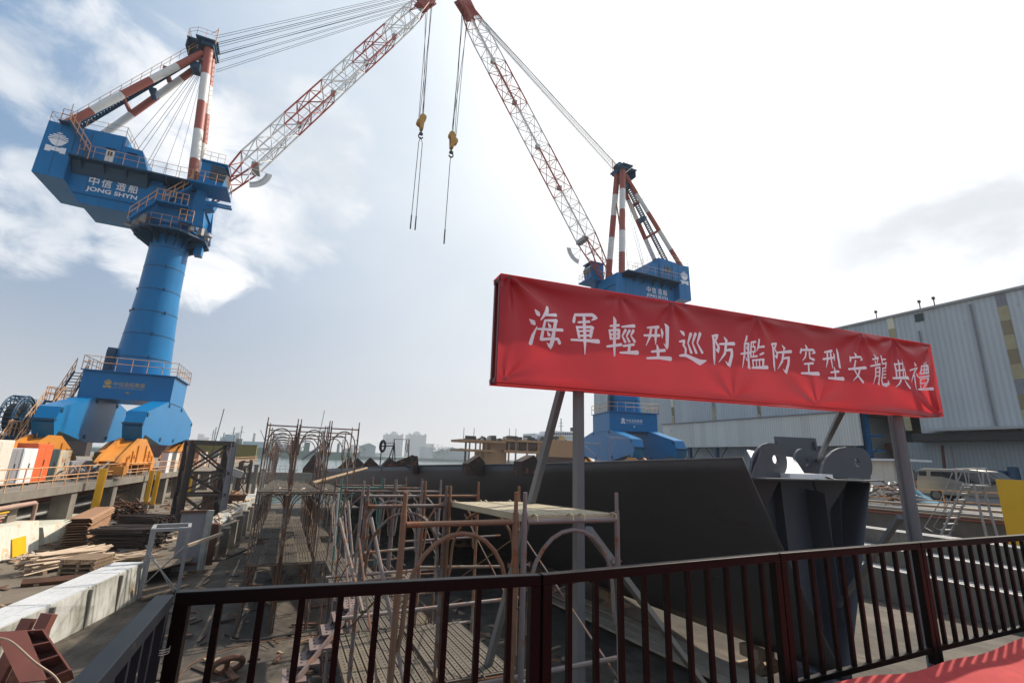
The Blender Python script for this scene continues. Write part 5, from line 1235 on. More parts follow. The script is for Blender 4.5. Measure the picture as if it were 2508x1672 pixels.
# cluttered posts, lattice frames and pumps along the far left of the slip
for k,(u0,v0,u1,v1,y,m,lab) in enumerate([(612,1140,622,1215,46,'concrete','first tall concrete post beyond the truss tower'),(628,1150,640,1230,44,'oldwhite','second tall concrete post beyond the truss tower, whitish'),(566,1165,576,1212,50,'oldwhite','short whitish post beside the far yellow column'),(600,1128,604,1212,48,'rust','thin rusty post among the far concrete posts'),(582,1130,586,1205,49,'rust','thin rusty post left of the far cross-braced frame')]):
    b=MB(); a=at(u0,v1,1,y); c=at(u1,v1,1,y); z1=at((u0+u1)/2,v0,1,y).z; b.span((-(c.x-a.x)/2,-.25,-1),((c.x-a.x)/2,.25,z1-a.z)); b.span((-(c.x-a.x)/2-.06,-.3,z1-a.z),((c.x-a.x)/2+.06,.3,z1-a.z+.1))
    tag(b.build('dock_post',M[m],loc=((a.x+c.x)/2,y,a.z)),lab,'post',group='posts along the far left of the slip')
for k,(u0,u1,v0,v1,y,lab) in enumerate([(522,548,1170,1212,48,'rusty cross-braced frame right of the truss tower'),(575,602,1130,1212,47,'tall dark cross-braced frame beyond the far yellow column')]):
    a=at(u0,v1,1,y); c=at(u1,v1,1,y); z1=at(u0,v0,1,y).z; b=MB(); L_=c.x-a.x; H_=z1-a.z
    for x in(0,L_): b.bar((x,0,-.8),(x,0,H_),.16,.16,up=(0,1,0)); b.bar((x,1.2,-.8),(x,1.2,H_),.16,.16,up=(0,1,0))
    for z in(0,H_*.5,H_): b.bar((0,0,z),(L_,0,z),.1,.1)
    for z0,z2 in((0,H_*.5),(H_*.5,H_)): b.bar((0,0,z0),(L_,0,z2),.07,.07); b.bar((L_,0,z0),(0,0,z2),.07,.07)
    tag(b.build('braced_frame',M['rust' if k==0 else 'truss'],loc=(a.x,y,a.z)),lab,'steel frame',group='cross-braced frames on the far left')
pf=at(560,1152,1,46); t=thing('yard_floodlight','dusty floodlight with pale hood on a stand beside the far yellow column','floodlight',(pf.x,pf.y,QZ-1.5)); 
b=MB(); b.tube((0,0,-1),(0,0,pf.z-QZ+1.5),.06,6); b.build('pole',M['dark'],t); b=MB(); b.box((.4,0,pf.z-QZ+1.4),(1.3,.5,.55),rot=Matrix.Rotation(R(20),3,'Y')); b.build('hood',M['galv'],t); b=MB(); b.lathe([(.0,-.3),(.45,-.3),(.35,.3),(0,.3)],(-.55,0,pf.z-QZ+1.65),12,axis='X'); b.build('lamp_body',M['dark'],t)
b=MB(); b.tube((0,0,0),(.5,0,6.2),.045,6); p=at(516,1110,1,60); tag(b.build('dock_mast',M['dark'],loc=(p.x,p.y,QZ)),'thin dark mast rising behind the truss tower','mast')
# ================================================================ right-hand quay, steps, van
def corr_mat(name,c1,c2,spacing,axis='Y',streak=.25,rust=.06,bump=.35):
    m=mat(name,c1,c2,scale=.25,rough=.55,streak=streak,streak_col=tuple(v*.6 for v in c1),rust=rust,rust_scale=.7)
    nt=m.node_tree; N=nt.nodes; L=nt.links; tc=N.new('ShaderNodeTexCoord'); wv=N.new('ShaderNodeTexWave'); wv.bands_direction=axis; wv.inputs['Scale'].default_value=math.pi*2/20/spacing
    L.new(tc.outputs['Object'],wv.inputs['Vector']); bp=N.new('ShaderNodeBump'); bp.inputs['Strength'].default_value=bump; bp.inputs['Distance'].default_value=.06; L.new(wv.outputs['Fac'],bp.inputs['Height']); L.new(bp.outputs[0],N['Principled BSDF'].inputs['Normal'])
    sx=N.new('ShaderNodeSeparateXYZ'); L.new(tc.outputs['Object'],sx.inputs[0]); dv=N.new('ShaderNodeMath'); dv.operation='DIVIDE'; dv.inputs[1].default_value=1.05; L.new(sx.outputs['Y'],dv.inputs[0])
    fl=N.new('ShaderNodeMath'); fl.operation='FLOOR'; L.new(dv.outputs[0],fl.inputs[0]); wn=N.new('ShaderNodeTexWhiteNoise'); wn.noise_dimensions='1D'; L.new(fl.outputs[0],wn.inputs['W'])
    mr=N.new('ShaderNodeMapRange'); mr.inputs['To Min'].default_value=.91; mr.inputs['To Max'].default_value=1.06; L.new(wn.outputs['Value'],mr.inputs['Value'])
    mw=N.new('ShaderNodeMapRange'); mw.inputs['To Min'].default_value=.9; mw.inputs['To Max'].default_value=1.06; L.new(wv.outputs['Fac'],mw.inputs['Value'])
    mm=N.new('ShaderNodeMath'); mm.operation='MULTIPLY'; L.new(mr.outputs[0],mm.inputs[0]); L.new(mw.outputs[0],mm.inputs[1]); B_=N['Principled BSDF']; src=B_.inputs['Base Color'].links[0].from_socket
    vm=N.new('ShaderNodeVectorMath'); vm.operation='SCALE'; L.new(src,vm.inputs[0]); L.new(mm.outputs[0],vm.inputs['Scale']); L.new(vm.outputs[0],B_.inputs['Base Color']); return m
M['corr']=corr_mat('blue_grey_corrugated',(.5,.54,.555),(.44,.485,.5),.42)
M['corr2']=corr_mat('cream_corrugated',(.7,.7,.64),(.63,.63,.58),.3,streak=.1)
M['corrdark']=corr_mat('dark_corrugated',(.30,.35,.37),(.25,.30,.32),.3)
M['strip']=mat('yellowed_skylight_strip',(.62,.56,.36),(.42,.36,.2),scale=.9,rough=.4,trans=.25)
M['strippale']=mat('pale_skylight_sheet',(.78,.74,.58),(.65,.6,.44),scale=.9,rough=.4)
M['stripbrown']=mat('brown_skylight_sheet',(.3,.25,.15),(.2,.16,.09),scale=.9,rough=.6)
t=thing('dock_steps','concrete dock steps with pale painted edges at the right of the hull','steps',(20,8,0))
T_=local((20,8,0)); ya,yb=-12,60
def step(x0,x1,z): 
    b=MB(T_); b.prism([(x0,ya,-2.5),(x1,ya,-2.5),(x1,ya,z),(x0,ya,z)],(0,yb-ya,0)); return b
b=step(20,20.95,1.18); b.build('step',M['concrete'],t); b=step(20.95,21.9,1.76); b.build('step',M['concrete'],t); b=step(21.9,22.8,2.32); b.build('step',M['concrete'],t)
b=MB(T_)
for x,z in((20,1.18),(20.95,1.76),(21.9,2.32)):
    for k in range(3): b.span((x+.03+.3*k,ya,z+.002),(x+.13+.3*k,yb,z+.012))
b.build('edge_lines',M['sheet'],t)
tag(MB().build('none',M['dark'])) if 0 else None
rq=thing('quay_wall','stained concrete quay at the far right carrying the pipes, railing and van','quay',(28,10,0))
T_=local((28,10,0))
dz=2.9
b=MB(T_); b.span((22.8,-14,-2.4),(28,60,1.5)); b.build('lower_terrace',M['concrete'],rq)
M['stainwall']=mat('stained_quay_face',(.2,.18,.16),(.06,.055,.05),scale=.55,rough=.9,rust=.35,rust_scale=.6,rust_col=(.10,.07,.04),bump=.4)
b=MB(T_); b.span((28,-14,-2.4),(75,60,dz)); b.build('quay_body',M['stainwall'],rq)
M['asph']=mat('yard_asphalt',(.13,.13,.125),(.085,.083,.08),scale=.5,rough=.9,bump=.3)
b=MB(T_); b.span((28.05,-14,dz+.004),(75,60,dz+.02)); b.build('yard_surface',M['asph'],rq)
for v0,v1,m,r in((1233,1254,'tanpipe',.06),(1245,1267,'galv',.055),(1252,1275,'tanpipe',.045),(1259,1282,'redpipe',.04)):
    a=at(2215,v0,0,27.8); c=at(2462,v1,0,27.8); d_=(c-a)/(c.y-a.y); b=MB(T_); b.tube(a+d_*(60-a.y),a+d_*(-12-a.y),r,8); b.build('pipe',M[m],rq,True)
a=at(2215,1196,0,28.1); c=at(2460,1208,0,28.1)
b=MB(); d_=(c-a)/(c.y-a.y); P_=lambda y,z=0: a+d_*(y-a.y)+V((0,0,z))
for z in(0,-.48): b.tube(P_(45,z),P_(-10,z),.03,6)
y=45
while y>-10: b.tube(P_(y),V((P_(y).x,P_(y).y,dz)),.03,5); y-=1.25
tag(b.build('quay_railing',M['railorange']),'rusty orange pipe railing along the right quay in front of the van','railing')
# van seen from its left side, nose towards the camera side
ya_=at(2260,1222,0,36.5); yb_=at(2478,1226,0,36.5); L_=max(5.2,ya_.y-yb_.y)
vt=thing('parked_van','silver-beige passenger van parked in front of the corrugated hall','van',(37.4,(ya_.y+yb_.y)/2-.3,dz+.02))
vs=L_/5.5
prof=[(2.7,.42),(2.74,.95),(2.66,1.15),(2.5,1.95),(2.3,2.06),(-.2,2.06),(-.9,1.98),(-1.75,1.28),(-2.6,1.08),(-2.78,.85),(-2.78,.42)]
b=MB(); 
def ring(x,ins):
    return [(x,(y)*vs,z*vs) if z<1.2 else (x+ins*(z-1.2),y*vs,z*vs) for y,z in prof]
w2=1.0
A=ring(-w2,.16); B_=ring(w2,-.16); n=len(A); b.add(A+B_,[tuple(range(n-1,-1,-1)),tuple(range(n,2*n))]+[(i,(i+1)%n,n+(i+1)%n,n+i) for i in range(n)])
o=b.build('body',M['van'],vt); bv=o.modifiers.new('bevel','BEVEL'); bv.width=.06; bv.segments=3; bv.limit_method='ANGLE'
def sidewin(y0,y1,z0=1.22,z1=1.88,sl=0):
    for s in(-1,1):
        b=MB(); f=lambda y,z:(s*(w2-.16*max(0,z-1.2)+.006)*1.0,y*vs,z*vs)
        b.add([f(y0,z0),f(y1,z0),f(y1+sl,z1),f(y0-.04,z1)],[(0,1,2,3)]); o=b.build('window',M['glass'],vt); md=o.modifiers.new('t','SOLIDIFY'); md.thickness=.012; md.offset=0
sidewin(2.52,2.05); sidewin(1.85,.55); sidewin(.45,-.1); sidewin(-.15,-.75); sidewin(-.85,-1.72,1.25,1.86,.72)
b=MB(); b.add([(-.82,-.98*vs,1.93*vs),(.82,-.98*vs,1.93*vs),(.9,-1.7*vs,1.32*vs),(-.9,-1.7*vs,1.32*vs)],[(0,1,2,3)]); o=b.build('windscreen',M['glass'],vt); o.location=(0,-.02,.03)
wm=MB(); wm.lathe([(0,-.12),(.3,-.12),(.37,-.09),(.37,.09),(.3,.12),(0,.12)],n=20,axis='X',cap=False); wme=wm.mesh('tyre',M['rubber'],True)
rm=MB(); rm.lathe([(0,-.005),(.21,-.01),(.22,.0),(0,.02)],n=16,axis='X',cap=False); rme=rm.mesh('rim',M['chrome'])
for s in(-1,1):
    for y in(1.65,-1.85):
        w_=link_mesh('wheel',wme,vt,(s*.9,y*vs,.37)); link_mesh('rim',rme,w_,(s*.125,0,0))
b=MB()
for s in(-1,1): b.span((s*.55-.2,-2.83*vs,.78*vs),(s*.55+.2,-2.74*vs,1.0*vs))
b.build('headlight',M['glass'],vt)
b=MB(); b.span((-1.0,-2.88*vs,.38*vs),(1.0,-2.7*vs,.6*vs)); b.span((-1.0,2.68*vs,.38*vs),(1.0,2.84*vs,.6*vs)); b.build('bumper',M['dark'],vt)
b=MB(); b.span((-1.22,-1.3*vs,1.2*vs),(-1.02,-1.15*vs,1.42*vs)); b.build('mirror',M['dark'],vt)
b=MB()
for s in(-1,1): b.span((s*.98,2.66*vs,.95*vs),(s*.85,2.75*vs,1.25*vs))
b.build('tail_light',M['redpipe'],vt)
# tarpaulin heap
p=at(2245,1205,0,34.5)
b=MB(); b.grid(lambda u,v:((u-.5)*1.8,(v-.5)*2.4,max(.02,.8*math.exp(-((u-.5)**2*9+(v-.6)**2*12))+.12*math.sin(u*14)*math.sin(v*11+1)*(1-abs(2*v-1)))),22,26)
tag(b.build('tarpaulin',M['tarp'],loc=(34.5,p.y,dz+.02),smooth=True),'crumpled pale blue tarpaulin heaped behind the van','tarpaulin')
# machines and stands against the hall
for k,(u0,u1,v0,lab) in enumerate([(2226,2240,1150,'dark machine on a stand left of the van'),(2240,2252,1156,'second dark machine close behind the van tail')]):
    a=at(u0,1195,0,46); c=at(u1,1195,0,46); z1=at(u0,v0,0,46).z
    b=MB(); h=z1-dz; b.span((-.5,-abs(a.y-c.y)/2,.0),(.5,abs(a.y-c.y)/2,h*.45)); b.lathe([(0,h*.45),(.6,h*.5),(.7,h*.7),(.4,h*.9),(.3,h),(0,h)],(0,0,0),12); b.box((0,.4,h*.6),(.5,.5,.4))
    tag(b.build('yard_machine',M['truss'],loc=(46,(a.y+c.y)/2,dz+.02)),lab,'machine',group='dark machines by the hall')
for k,(u,lab) in enumerate([(2434,'first blue drum in the row by the hall'),(2444,'second, thin blue drum in the row by the hall'),(2458,'third, wider blue drum in the row by the hall'),(2488,'blue drum standing apart above the yellow board')]):
    a=at(u,1180,0,50); b=MB(); r_=(.28,.2,.36,.32)[k]; b.lathe([(0,0),(r_,0),(r_,1.0),(r_+.04,1.02),(r_+.04,1.1),(r_,1.12),(r_,2.0+.3*(k==3)),(0,2.05+.3*(k==3))],n=14)
    tag(b.build('blue_drum',M['blue_dark'],loc=(50,a.y,dz+.02),smooth=True),lab,'drum',group='blue drums by the hall')
# rolling access ladder on the lower terrace
f0=at(2285,1316,0,24.0); gz=1.5
t=thing('access_ladder','pale steel rolling access ladder with platform and guard rails on the right','ladder',(26.0,11.0,gz))
PL=lambda u,v,x: at(u,v,0,x)-V((26.0,11.0,gz))
b=MB()
for dx in(0,.7): b.tube(PL(2283,1318,26.4)+V((dx,0,-.5)),PL(2360,1186,26.4)+V((dx,0,0)),.045,6)
b.build('stringer',M['greysteel'],t)
b=MB(); a=PL(2283,1318,26.4)+V((0,0,-.5)); c=PL(2360,1186,26.4)
for k in range(11): p=a.lerp(c,(k+.5)/11); b.span((p.x-.02,p.y-.1,p.z-.02),(p.x+.72,p.y+.1,p.z+.02))
b.build('rungs',M['greysteel'],t)
b=MB(); c=PL(2360,1186,26.4); d_=PL(2404,1188,26.4); b.span((c.x,c.y,c.z-.06),(c.x+.75,d_.y,c.z)); b.build('platform',M['greysteel'],t)
b=MB()
for u,v0,v1,dx in((2404,1186,1320,0),(2412,1190,1322,.7)): b.tube(PL(2385,1186,26.4)+V((dx,0,0)),PL(u+16,v1,26.4)+V((dx,0,-.6)),.05,6)
b.build('rear_leg',M['greysteel'],t)
b=MB()
for dx in(0,.75):
    q=[PL(2346,1184,26.4),PL(2338,1148,26.4),PL(2392,1146,26.4),PL(2404,1186,26.4)]
    b.path([p+V((dx,0,0)) for p in q],.025,5); b.path([p+V((dx,0,0)) for p in (PL(2332,1158,26.4),PL(2300,1232,26.4),PL(2264,1290,26.4),PL(2285,1302,26.4))],.022,5)
b.build('guard_rail',M['greysteel'],t)
# yellow board post
a=at(2473,1308,0,24.5); c=at(2449,1173,0,24.5); 
t=thing('yellow_board','broad flat yellow board post at the right edge','board post',(24.5,a.y-.35,1.5)); b=MB(); b.span((-.03,-.42,-.2),(.03,.42,c.z-1.5)); b.build('board',M['yellow'],t); b=MB(); b.span((.03,-.3,-.2),(.1,-.2,c.z-1.6)); b.span((.03,.2,-.2),(.1,.3,c.z-1.6)); b.build('stiffener',M['yellow'],t)
a=at(2500,1185,0,44); t=thing('parked_car','dark parked car mostly hidden by the yellow board at the right edge','car',(44,a.y-2.2,dz+.02)); b=MB(); b.prism([(-.85,2.2,.3),(-.85,2.2,.85),(-.75,1.5,.95),(-.6,.9,1.45),(-.6,-1.0,1.45),(-.75,-2.1,.95),(-.85,-2.2,.3)],(1.7,0,0)); o=b.build('body',M['dark'],t); bv=o.modifiers.new('bevel','BEVEL'); bv.width=.06; bv.segments=2
for s in(-1,1):
    for y in(1.4,-1.4): link_mesh('wheel',wme,t,(s*.8,y,.36))
b=MB(); b.span((-.87,-1.0,1.0),(-.68,.9,1.35)); b.build('window',M['glass'],t)

# ================================================================ corrugated hall
WX=55.0; zr=20.1
yl=at(1455,1000,0,WX).y
hall=thing('warehouse_hall','huge blue-grey corrugated shipyard hall with yellowed skylight strips','hall',(WX,10,0))
T_=local((WX,10,0))
lowz=at(2300,1060,0,WX).z; lo2=at(2300,1082,0,WX).z
yd0=at(2110,1050,0,WX).y; yd1=at(2258,1060,0,WX).y
b=MB(T_); b.span((WX,-40,lowz),(WX+40,yd1,zr)); b.span((WX,yd0,dz),(WX+40,yl,zr)); b.span((WX,yd1,at(2150,1012,0,WX).z),(WX+40,yd0,zr)); b.build('wall',M['corr'],hall)
b=MB(T_); b.span((WX-.25,-40,zr),(WX+40,yl+.3,zr+.22)); b.build('roof_edge',M['galv'],hall)
def strip(u0,u1,v,vb,jag):
    y0=at(u0,v,0,WX).y; y1=at(u1,v,0,WX).y; zb=at((u0+u1)/2,vb,0,WX).z if vb else lowz+.3
    b=MB(T_); n=max(6,int((zr-zb)/1.2))
    for i in range(n):
        z0=zb+(zr-zb)*i/n; z1=zb+(zr-zb)*(i+1)/n; 
        b.prism([(WX-.03,y0,z0),(WX-.03,y1,z0),(WX-.1-.05*rnd.random(),y1,z1+.1),(WX-.1,y0,z1+.1)],(.03,0,0),rnd.choice((0,0,1,2,3)))
    b.build('skylight_strip',[M['strip'],M['strippale'],M['stripbrown'],M['cabgrey']],hall)
strip(2436,2462,720,None,0); strip(2174,2190,790,None,0); strip(1645,1651,1000,1040,0); strip(1745,1752,1000,1040,0); strip(1855,1862,1000,1040,0); strip(2030,2040,900,1000,0)
def pipe_d(nm,pts,r,m):
    b=MB(T_); b.path([at(u,v,0,WX-.15) for u,v in pts],r,6); b.build(nm,M[m],hall)
pipe_d('downpipe',[(2375,745),(2400,860),(2422,970),(2441,1052)],.09,'cabgrey'); pipe_d('downpipe',[(2308,1090),(2315,1155)],.16,'rust'); pipe_d('downpipe',[(2329,1093),(2340,1150)],.12,'cabgrey'); pipe_d('downpipe',[(2250,810),(2256,840)],.08,'cabgrey')
b=MB(T_); y0=at(2240,775,0,WX).y; y1=at(2262,775,0,WX).y; z0=at(2250,788,0,WX).z; z1=at(2250,768,0,WX).z; b.span((WX-.05,y0,z0),(WX+.2,y1,z1)); b.build('vent_opening',M['cabgreen'],hall)
for u,v in((2256,766),(2290,752),(2150,795)):
    p=at(u,v,0,WX); b=MB(T_); b.tube((WX,p.y,zr),(WX,p.y,zr+.9),.05,5); b.box((WX,p.y,zr+1),(.2,.2,.25)); b.build('roof_lamp',M['dark'],hall)
# canopy band and lower wall
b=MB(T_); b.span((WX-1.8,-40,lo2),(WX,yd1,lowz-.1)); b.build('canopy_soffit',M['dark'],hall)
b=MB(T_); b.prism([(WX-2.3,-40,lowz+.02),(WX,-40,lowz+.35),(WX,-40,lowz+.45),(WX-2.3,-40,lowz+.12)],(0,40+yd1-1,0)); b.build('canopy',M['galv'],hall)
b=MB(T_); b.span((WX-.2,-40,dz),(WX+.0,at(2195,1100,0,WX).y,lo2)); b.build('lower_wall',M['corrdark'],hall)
# dark open bay with contents
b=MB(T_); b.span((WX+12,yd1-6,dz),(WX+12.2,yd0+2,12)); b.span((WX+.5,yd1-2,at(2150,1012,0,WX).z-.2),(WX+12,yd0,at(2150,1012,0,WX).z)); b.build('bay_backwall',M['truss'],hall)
b=MB(T_)
for u in(2118,2126): p=at(u,1100,0,WX-.6); b.span((p.x-.3,p.y-.28,dz),(p.x+.3,p.y+.28,11.5))
for z in(5,6.5,8): b.span((WX-.7,yd0-2.2,z),(WX-.5,yd0-.3,z+.2))
b.build('bay_column',M['blue'],hall)
b=MB(T_)
for i in range(26): c=V((WX+rnd.uniform(2,9),rnd.uniform(yd1,yd0),dz+rnd.uniform(.3,4.5))); b.box(c,(rnd.uniform(.4,2),rnd.uniform(.5,2.5),rnd.uniform(.1,.9)),rnd.choice((0,1,2)))
b.build('bay_contents',[M['rust'],M['strip'],M['dark']],hall)
# cream lean-to building in front of the hall
AX=52.0
an=thing('lean_to_shed','long low cream corrugated lean-to in front of the hall, open underneath on blue posts','shed',(AX,30,0))
T_=local((AX,30,0)); y0=at(1625,1065,0,AX).y; y1=at(2108,1060,0,AX).y; zt_a=at(1625,1040,0,AX).z; zb_a=at(1870,1093,0,AX).z
b=MB(T_); b.prism([(AX,y1,zb_a),(AX,y0,zb_a),(AX,y0,zt_a),(AX,y1,zt_a)],(.25,0,0)); b.build('wall',M['corr2'],an)
b=MB(T_); b.span((AX-.2,y1-.1,zt_a),(AX+2.9,y0+.2,zt_a+.12)); b.build('roof_edge',M['cabgrey'],an)
for u in(1690,1755,1866,1990,2106): b=MB(T_); p=at(u,1100,0,AX+.3); b.span((p.x-.2,p.y-.2,dz),(p.x+.2,p.y+.2,zb_a)); b.bar((p.x,p.y,zb_a-2.2),(p.x,p.y-1.8,zb_a),.1,.1); b.bar((p.x,p.y,zb_a-2.2),(p.x,p.y+1.8,zb_a),.1,.1); b.build('post',M['blue_dark'],an)
b=MB(T_); b.span((AX+2.5,y1+9,dz),(AX+2.7,y0,zb_a)); b.build('inner_wall',M['corr'],an)
# small pale kiosk with ladder right of the hull
p=at(2150,1190,0,33); t=thing('yard_kiosk','small pale kiosk with a projecting roof right of the hull lugs','kiosk',(34,p.y,dz+.02))
b=MB(); b.span((-1,-1.0,0),(1,.9,2.3)); b.build('walls',M['cream'],t); b=MB(); b.span((-1.4,-1.9,2.3),(1.4,1.2,2.42)); b.build('roof',M['cabwhite'],t); b=MB()
for y in(-1.25,-1.7): b.tube((-1.2,y,0),(-1.2,y,2.3),.03,5)
for k in range(8): b.tube((-1.2,-1.25,.25*k+.2),(-1.2,-1.7,.25*k+.2),.02,4)
b.build('ladder',M['galv'],t)
b=MB()
for i in range(40): c=V((rnd.uniform(-.5,.5),rnd.uniform(-1.5,1.5),rnd.uniform(.05,1))); a=rnd.uniform(0,6); d_=V((math.cos(a)*.3,math.sin(a)*.5,rnd.uniform(-.4,.4))); b.bar(c-d_,c+d_,.08,.05,rnd.choice((0,1)))
p=at(2165,1215,0,29.5); tag(b.build('scrap_metal',[M['rust'],M['galv']],loc=(29.5,p.y,dz)),'heap of cut scrap beside the right quay railing and hull','scrap heap',kind='stuff')

# ================================================================ orange ship block and white ferry beyond the hull
Y=120
M['fblock']=mat('orange_primer_block',(.36,.19,.085),(.3,.15,.065),scale=.3,rough=.8,streak=.3,streak_col=(.2,.1,.05))
fb=thing('ship_block','orange primer ship section with open decks and big pipes beyond the grey hull','ship section',at(1280,1140,1,Y))
Tf=local(fb.location)
b=MB(Tf); rect(b,1345,1079,1455,1120,Y,8); rect(b,1335,1118,1420,1145,Y+3,6,1); b.build('shell_plating',[M['fblock'],M['maroonbox']],fb)
b=MB(Tf); rect(b,1130,1077,1240,1083,Y,9); rect(b,1236,1077,1330,1082,Y,9); rect(b,1128,1100,1215,1105,Y,9); rect(b,1235,1103,1335,1109,Y,9); rect(b,1200,1083,1238,1143,Y+2,6); rect(b,1185,1105,1240,1145,Y+1.5,7); b.build('deck',M['fblock'],fb)
b=MB(Tf)
for u in(1138,1148,1163,1174,1188,1245,1262,1290,1317): rect(b,u,1082,u+3,1145,Y+.6,.35)
b.build('deck_pillar',M['fblock'],fb)
b=MB(Tf); rect(b,1138,1083,1142,1145,Y+.3,.3); b.build('deck_pillar',M['dark'],fb)
for (u0,u1,v,r,m) in((1224,1262,1093,1.5,'maroonbox'),(1246,1265,1093,1.45,'greysteel'),(1268,1312,1092,1.3,'maroonbox')):
    a=at(u0,v,1,Y+4); c=at(u1,v+1,1,Y+4); b=MB(Tf); b.tube(a,c,r,16); b.build('big_pipe',M[m],fb,True)
b=MB(Tf)
for i in range(70):
    u=rnd.uniform(1135,1440); p=at(u,1079 if u<1340 else 1080,1,Y+rnd.uniform(0,6)); h=rnd.uniform(.4,1.4); b.box(p+V((0,0,h/2)),(rnd.uniform(.2,1.2),.5,h),rnd.choice((0,1,1)))
for u in(1135,1160,1247,1263): p=at(u,1077,1,Y+2); b.tube(p,p+V((0,0,3.2)),.08,4,1)
for u0,u1 in((1147,1166),(1246,1268),(1290,1302)): rect(b,u0,1067,u1,1078,Y+3,2,1); 
b.build('deck_gear',[M['galv'],M['dark']],fb)
Y2=150
fy=thing('white_ferry','white ferry with a row of bridge windows behind the orange ship section','ferry',at(1370,1110,1,Y2)); Tf=local(fy.location)
b=MB(Tf); rect(b,1310,1062,1362,1085,Y2+4,10); rect(b,1350,1056,1408,1068,Y2,9); rect(b,1345,1068,1412,1086,Y2+1,12); b.prism([at(1305,1086,1,Y2+2),at(1318,1064,1,Y2+2),at(1350,1062,1,Y2+2),at(1350,1086,1,Y2+2)],(0,6,0)); b.prism([at(1186,1082,1,Y2),at(1208,1067,1,Y2),at(1208,1082,1,Y2)],(0,4,0)); b.build('superstructure',M['cabwhite'],fy)
b=MB(Tf)
for k in range(12): rect(b,1353+k*4.4,1059,1356+k*4.4,1065,Y2-.05,.3)
b.build('bridge_windows',M['glass'],fy)
b=MB(Tf); p=at(1374,1056,1,Y2+4); b.tube(p,p+V((0,0,4.8)),.18,6); b.tube(p+V((-1,0,2)),p+V((1,0,2)),.07,4); b.tube(p+V((-.7,0,3)),p+V((.7,0,3)),.07,4); p=at(1401,1056,1,Y2+4); b.tube(p,p+V((0,0,1.4)),.7,8); b.build('mast',M['dark'],fy)
b=MB(Tf); p=at(1374,1073,1,Y2-.2); b.lathe([(0,0),(2.0,.05),(1.6,.3),(0,.3)],(p.x,p.y,p.z-1),16,axis='Y'); b.build('yellow_ring',M['hookyellow'],fy)
# cable post frame on the far deck of the hull
fr=thing('hose_stand','thin dark pipe frame carrying a coil of hose beyond the hull','pipe frame',at(960,1140,1,40)); Tf=local(fr.location)
b=MB(Tf); A_=lambda u,v:at(u,v,1,40)
for pts in([(930,1150),(935,1085),(966,1084),(968,1140)],[(960,1140),(966,1075),(1002,1076),(1000,1140)],[(948,1135),(966,1085)],[(935,1092),(964,1091)]): b.path([A_(*p) for p in pts],.05,5)
b.build('pipes',M['dark'],fr)
b=MB(Tf); c=A_(938,1092)
for k in range(5): b.path([c+V(((.13+.03*k)*math.cos(a),.03*k,(.36+.03*k)*math.sin(a))) for a in [i*math.pi/9 for i in range(18)]],.045,5,closed=True)
b.path([A_(996,1078),A_(993,1098),A_(997,1108),A_(999,1085)],.03,4); b.build('hose_coil',M['rubber'],fr)
# single scaffold frames standing beyond the hull edge
for (u0,u1,v0,v1,y,lab) in((1489,1538,1062,1140,34,'tall bare scaffold frame standing beyond the hull, left of the portal letters'),(1424,1473,1075,1140,36,'bare scaffold frame half hidden by the grey banner post')):
    a=at(u0,1127,1,y); c=at(u1,1127,1,y); zt_=at(u0,v0,1,y).z
    t=thing('scaffold_bay',lab,'scaffold',(a.x,y,zt_-1.9),0,'single scaffold frames beyond the hull')
    o=link_mesh('frame',frame_mesh(c.x-a.x,'frame',M['scafgrey'],6),t); b=MB(); b.tube((0,0,-3),(0,0,0),.03,6); b.tube((c.x-a.x,0,-3),(c.x-a.x,0,0),.03,6); b.build('lower_post',M['scafgrey'],t)
    b=MB(); b.tube((0,0,1.6) if u0==1424 else (.1,0,-.2),((c.x-a.x)+.4,0,-.2) if u0==1424 else (1.1,.3,1.4),.02,5); b.build('brace',M['scafgrey'],t)
# railing and gear at the harbour end of the slip
b=MB(); 
for k in range(50):
    x=-2+k*.9; b.tube((x,0,0),(x,0,1.1),.035,4)
for z in(.55,1.1): b.tube((-2,0,z),(43,0,z),.03,4)
tag(b.build('dock_end_railing',M['galv'],loc=(0,88,1.2)),'low grey railing along the harbour end of the slip','railing')
b=MB(); b.span((-14,-1.2,-4),(46,1.5,0)); tag(b.build('end_wall',M['concrete'],loc=(0,89,1.2)),'low concrete sill wall closing the harbour end of the slip','wall')

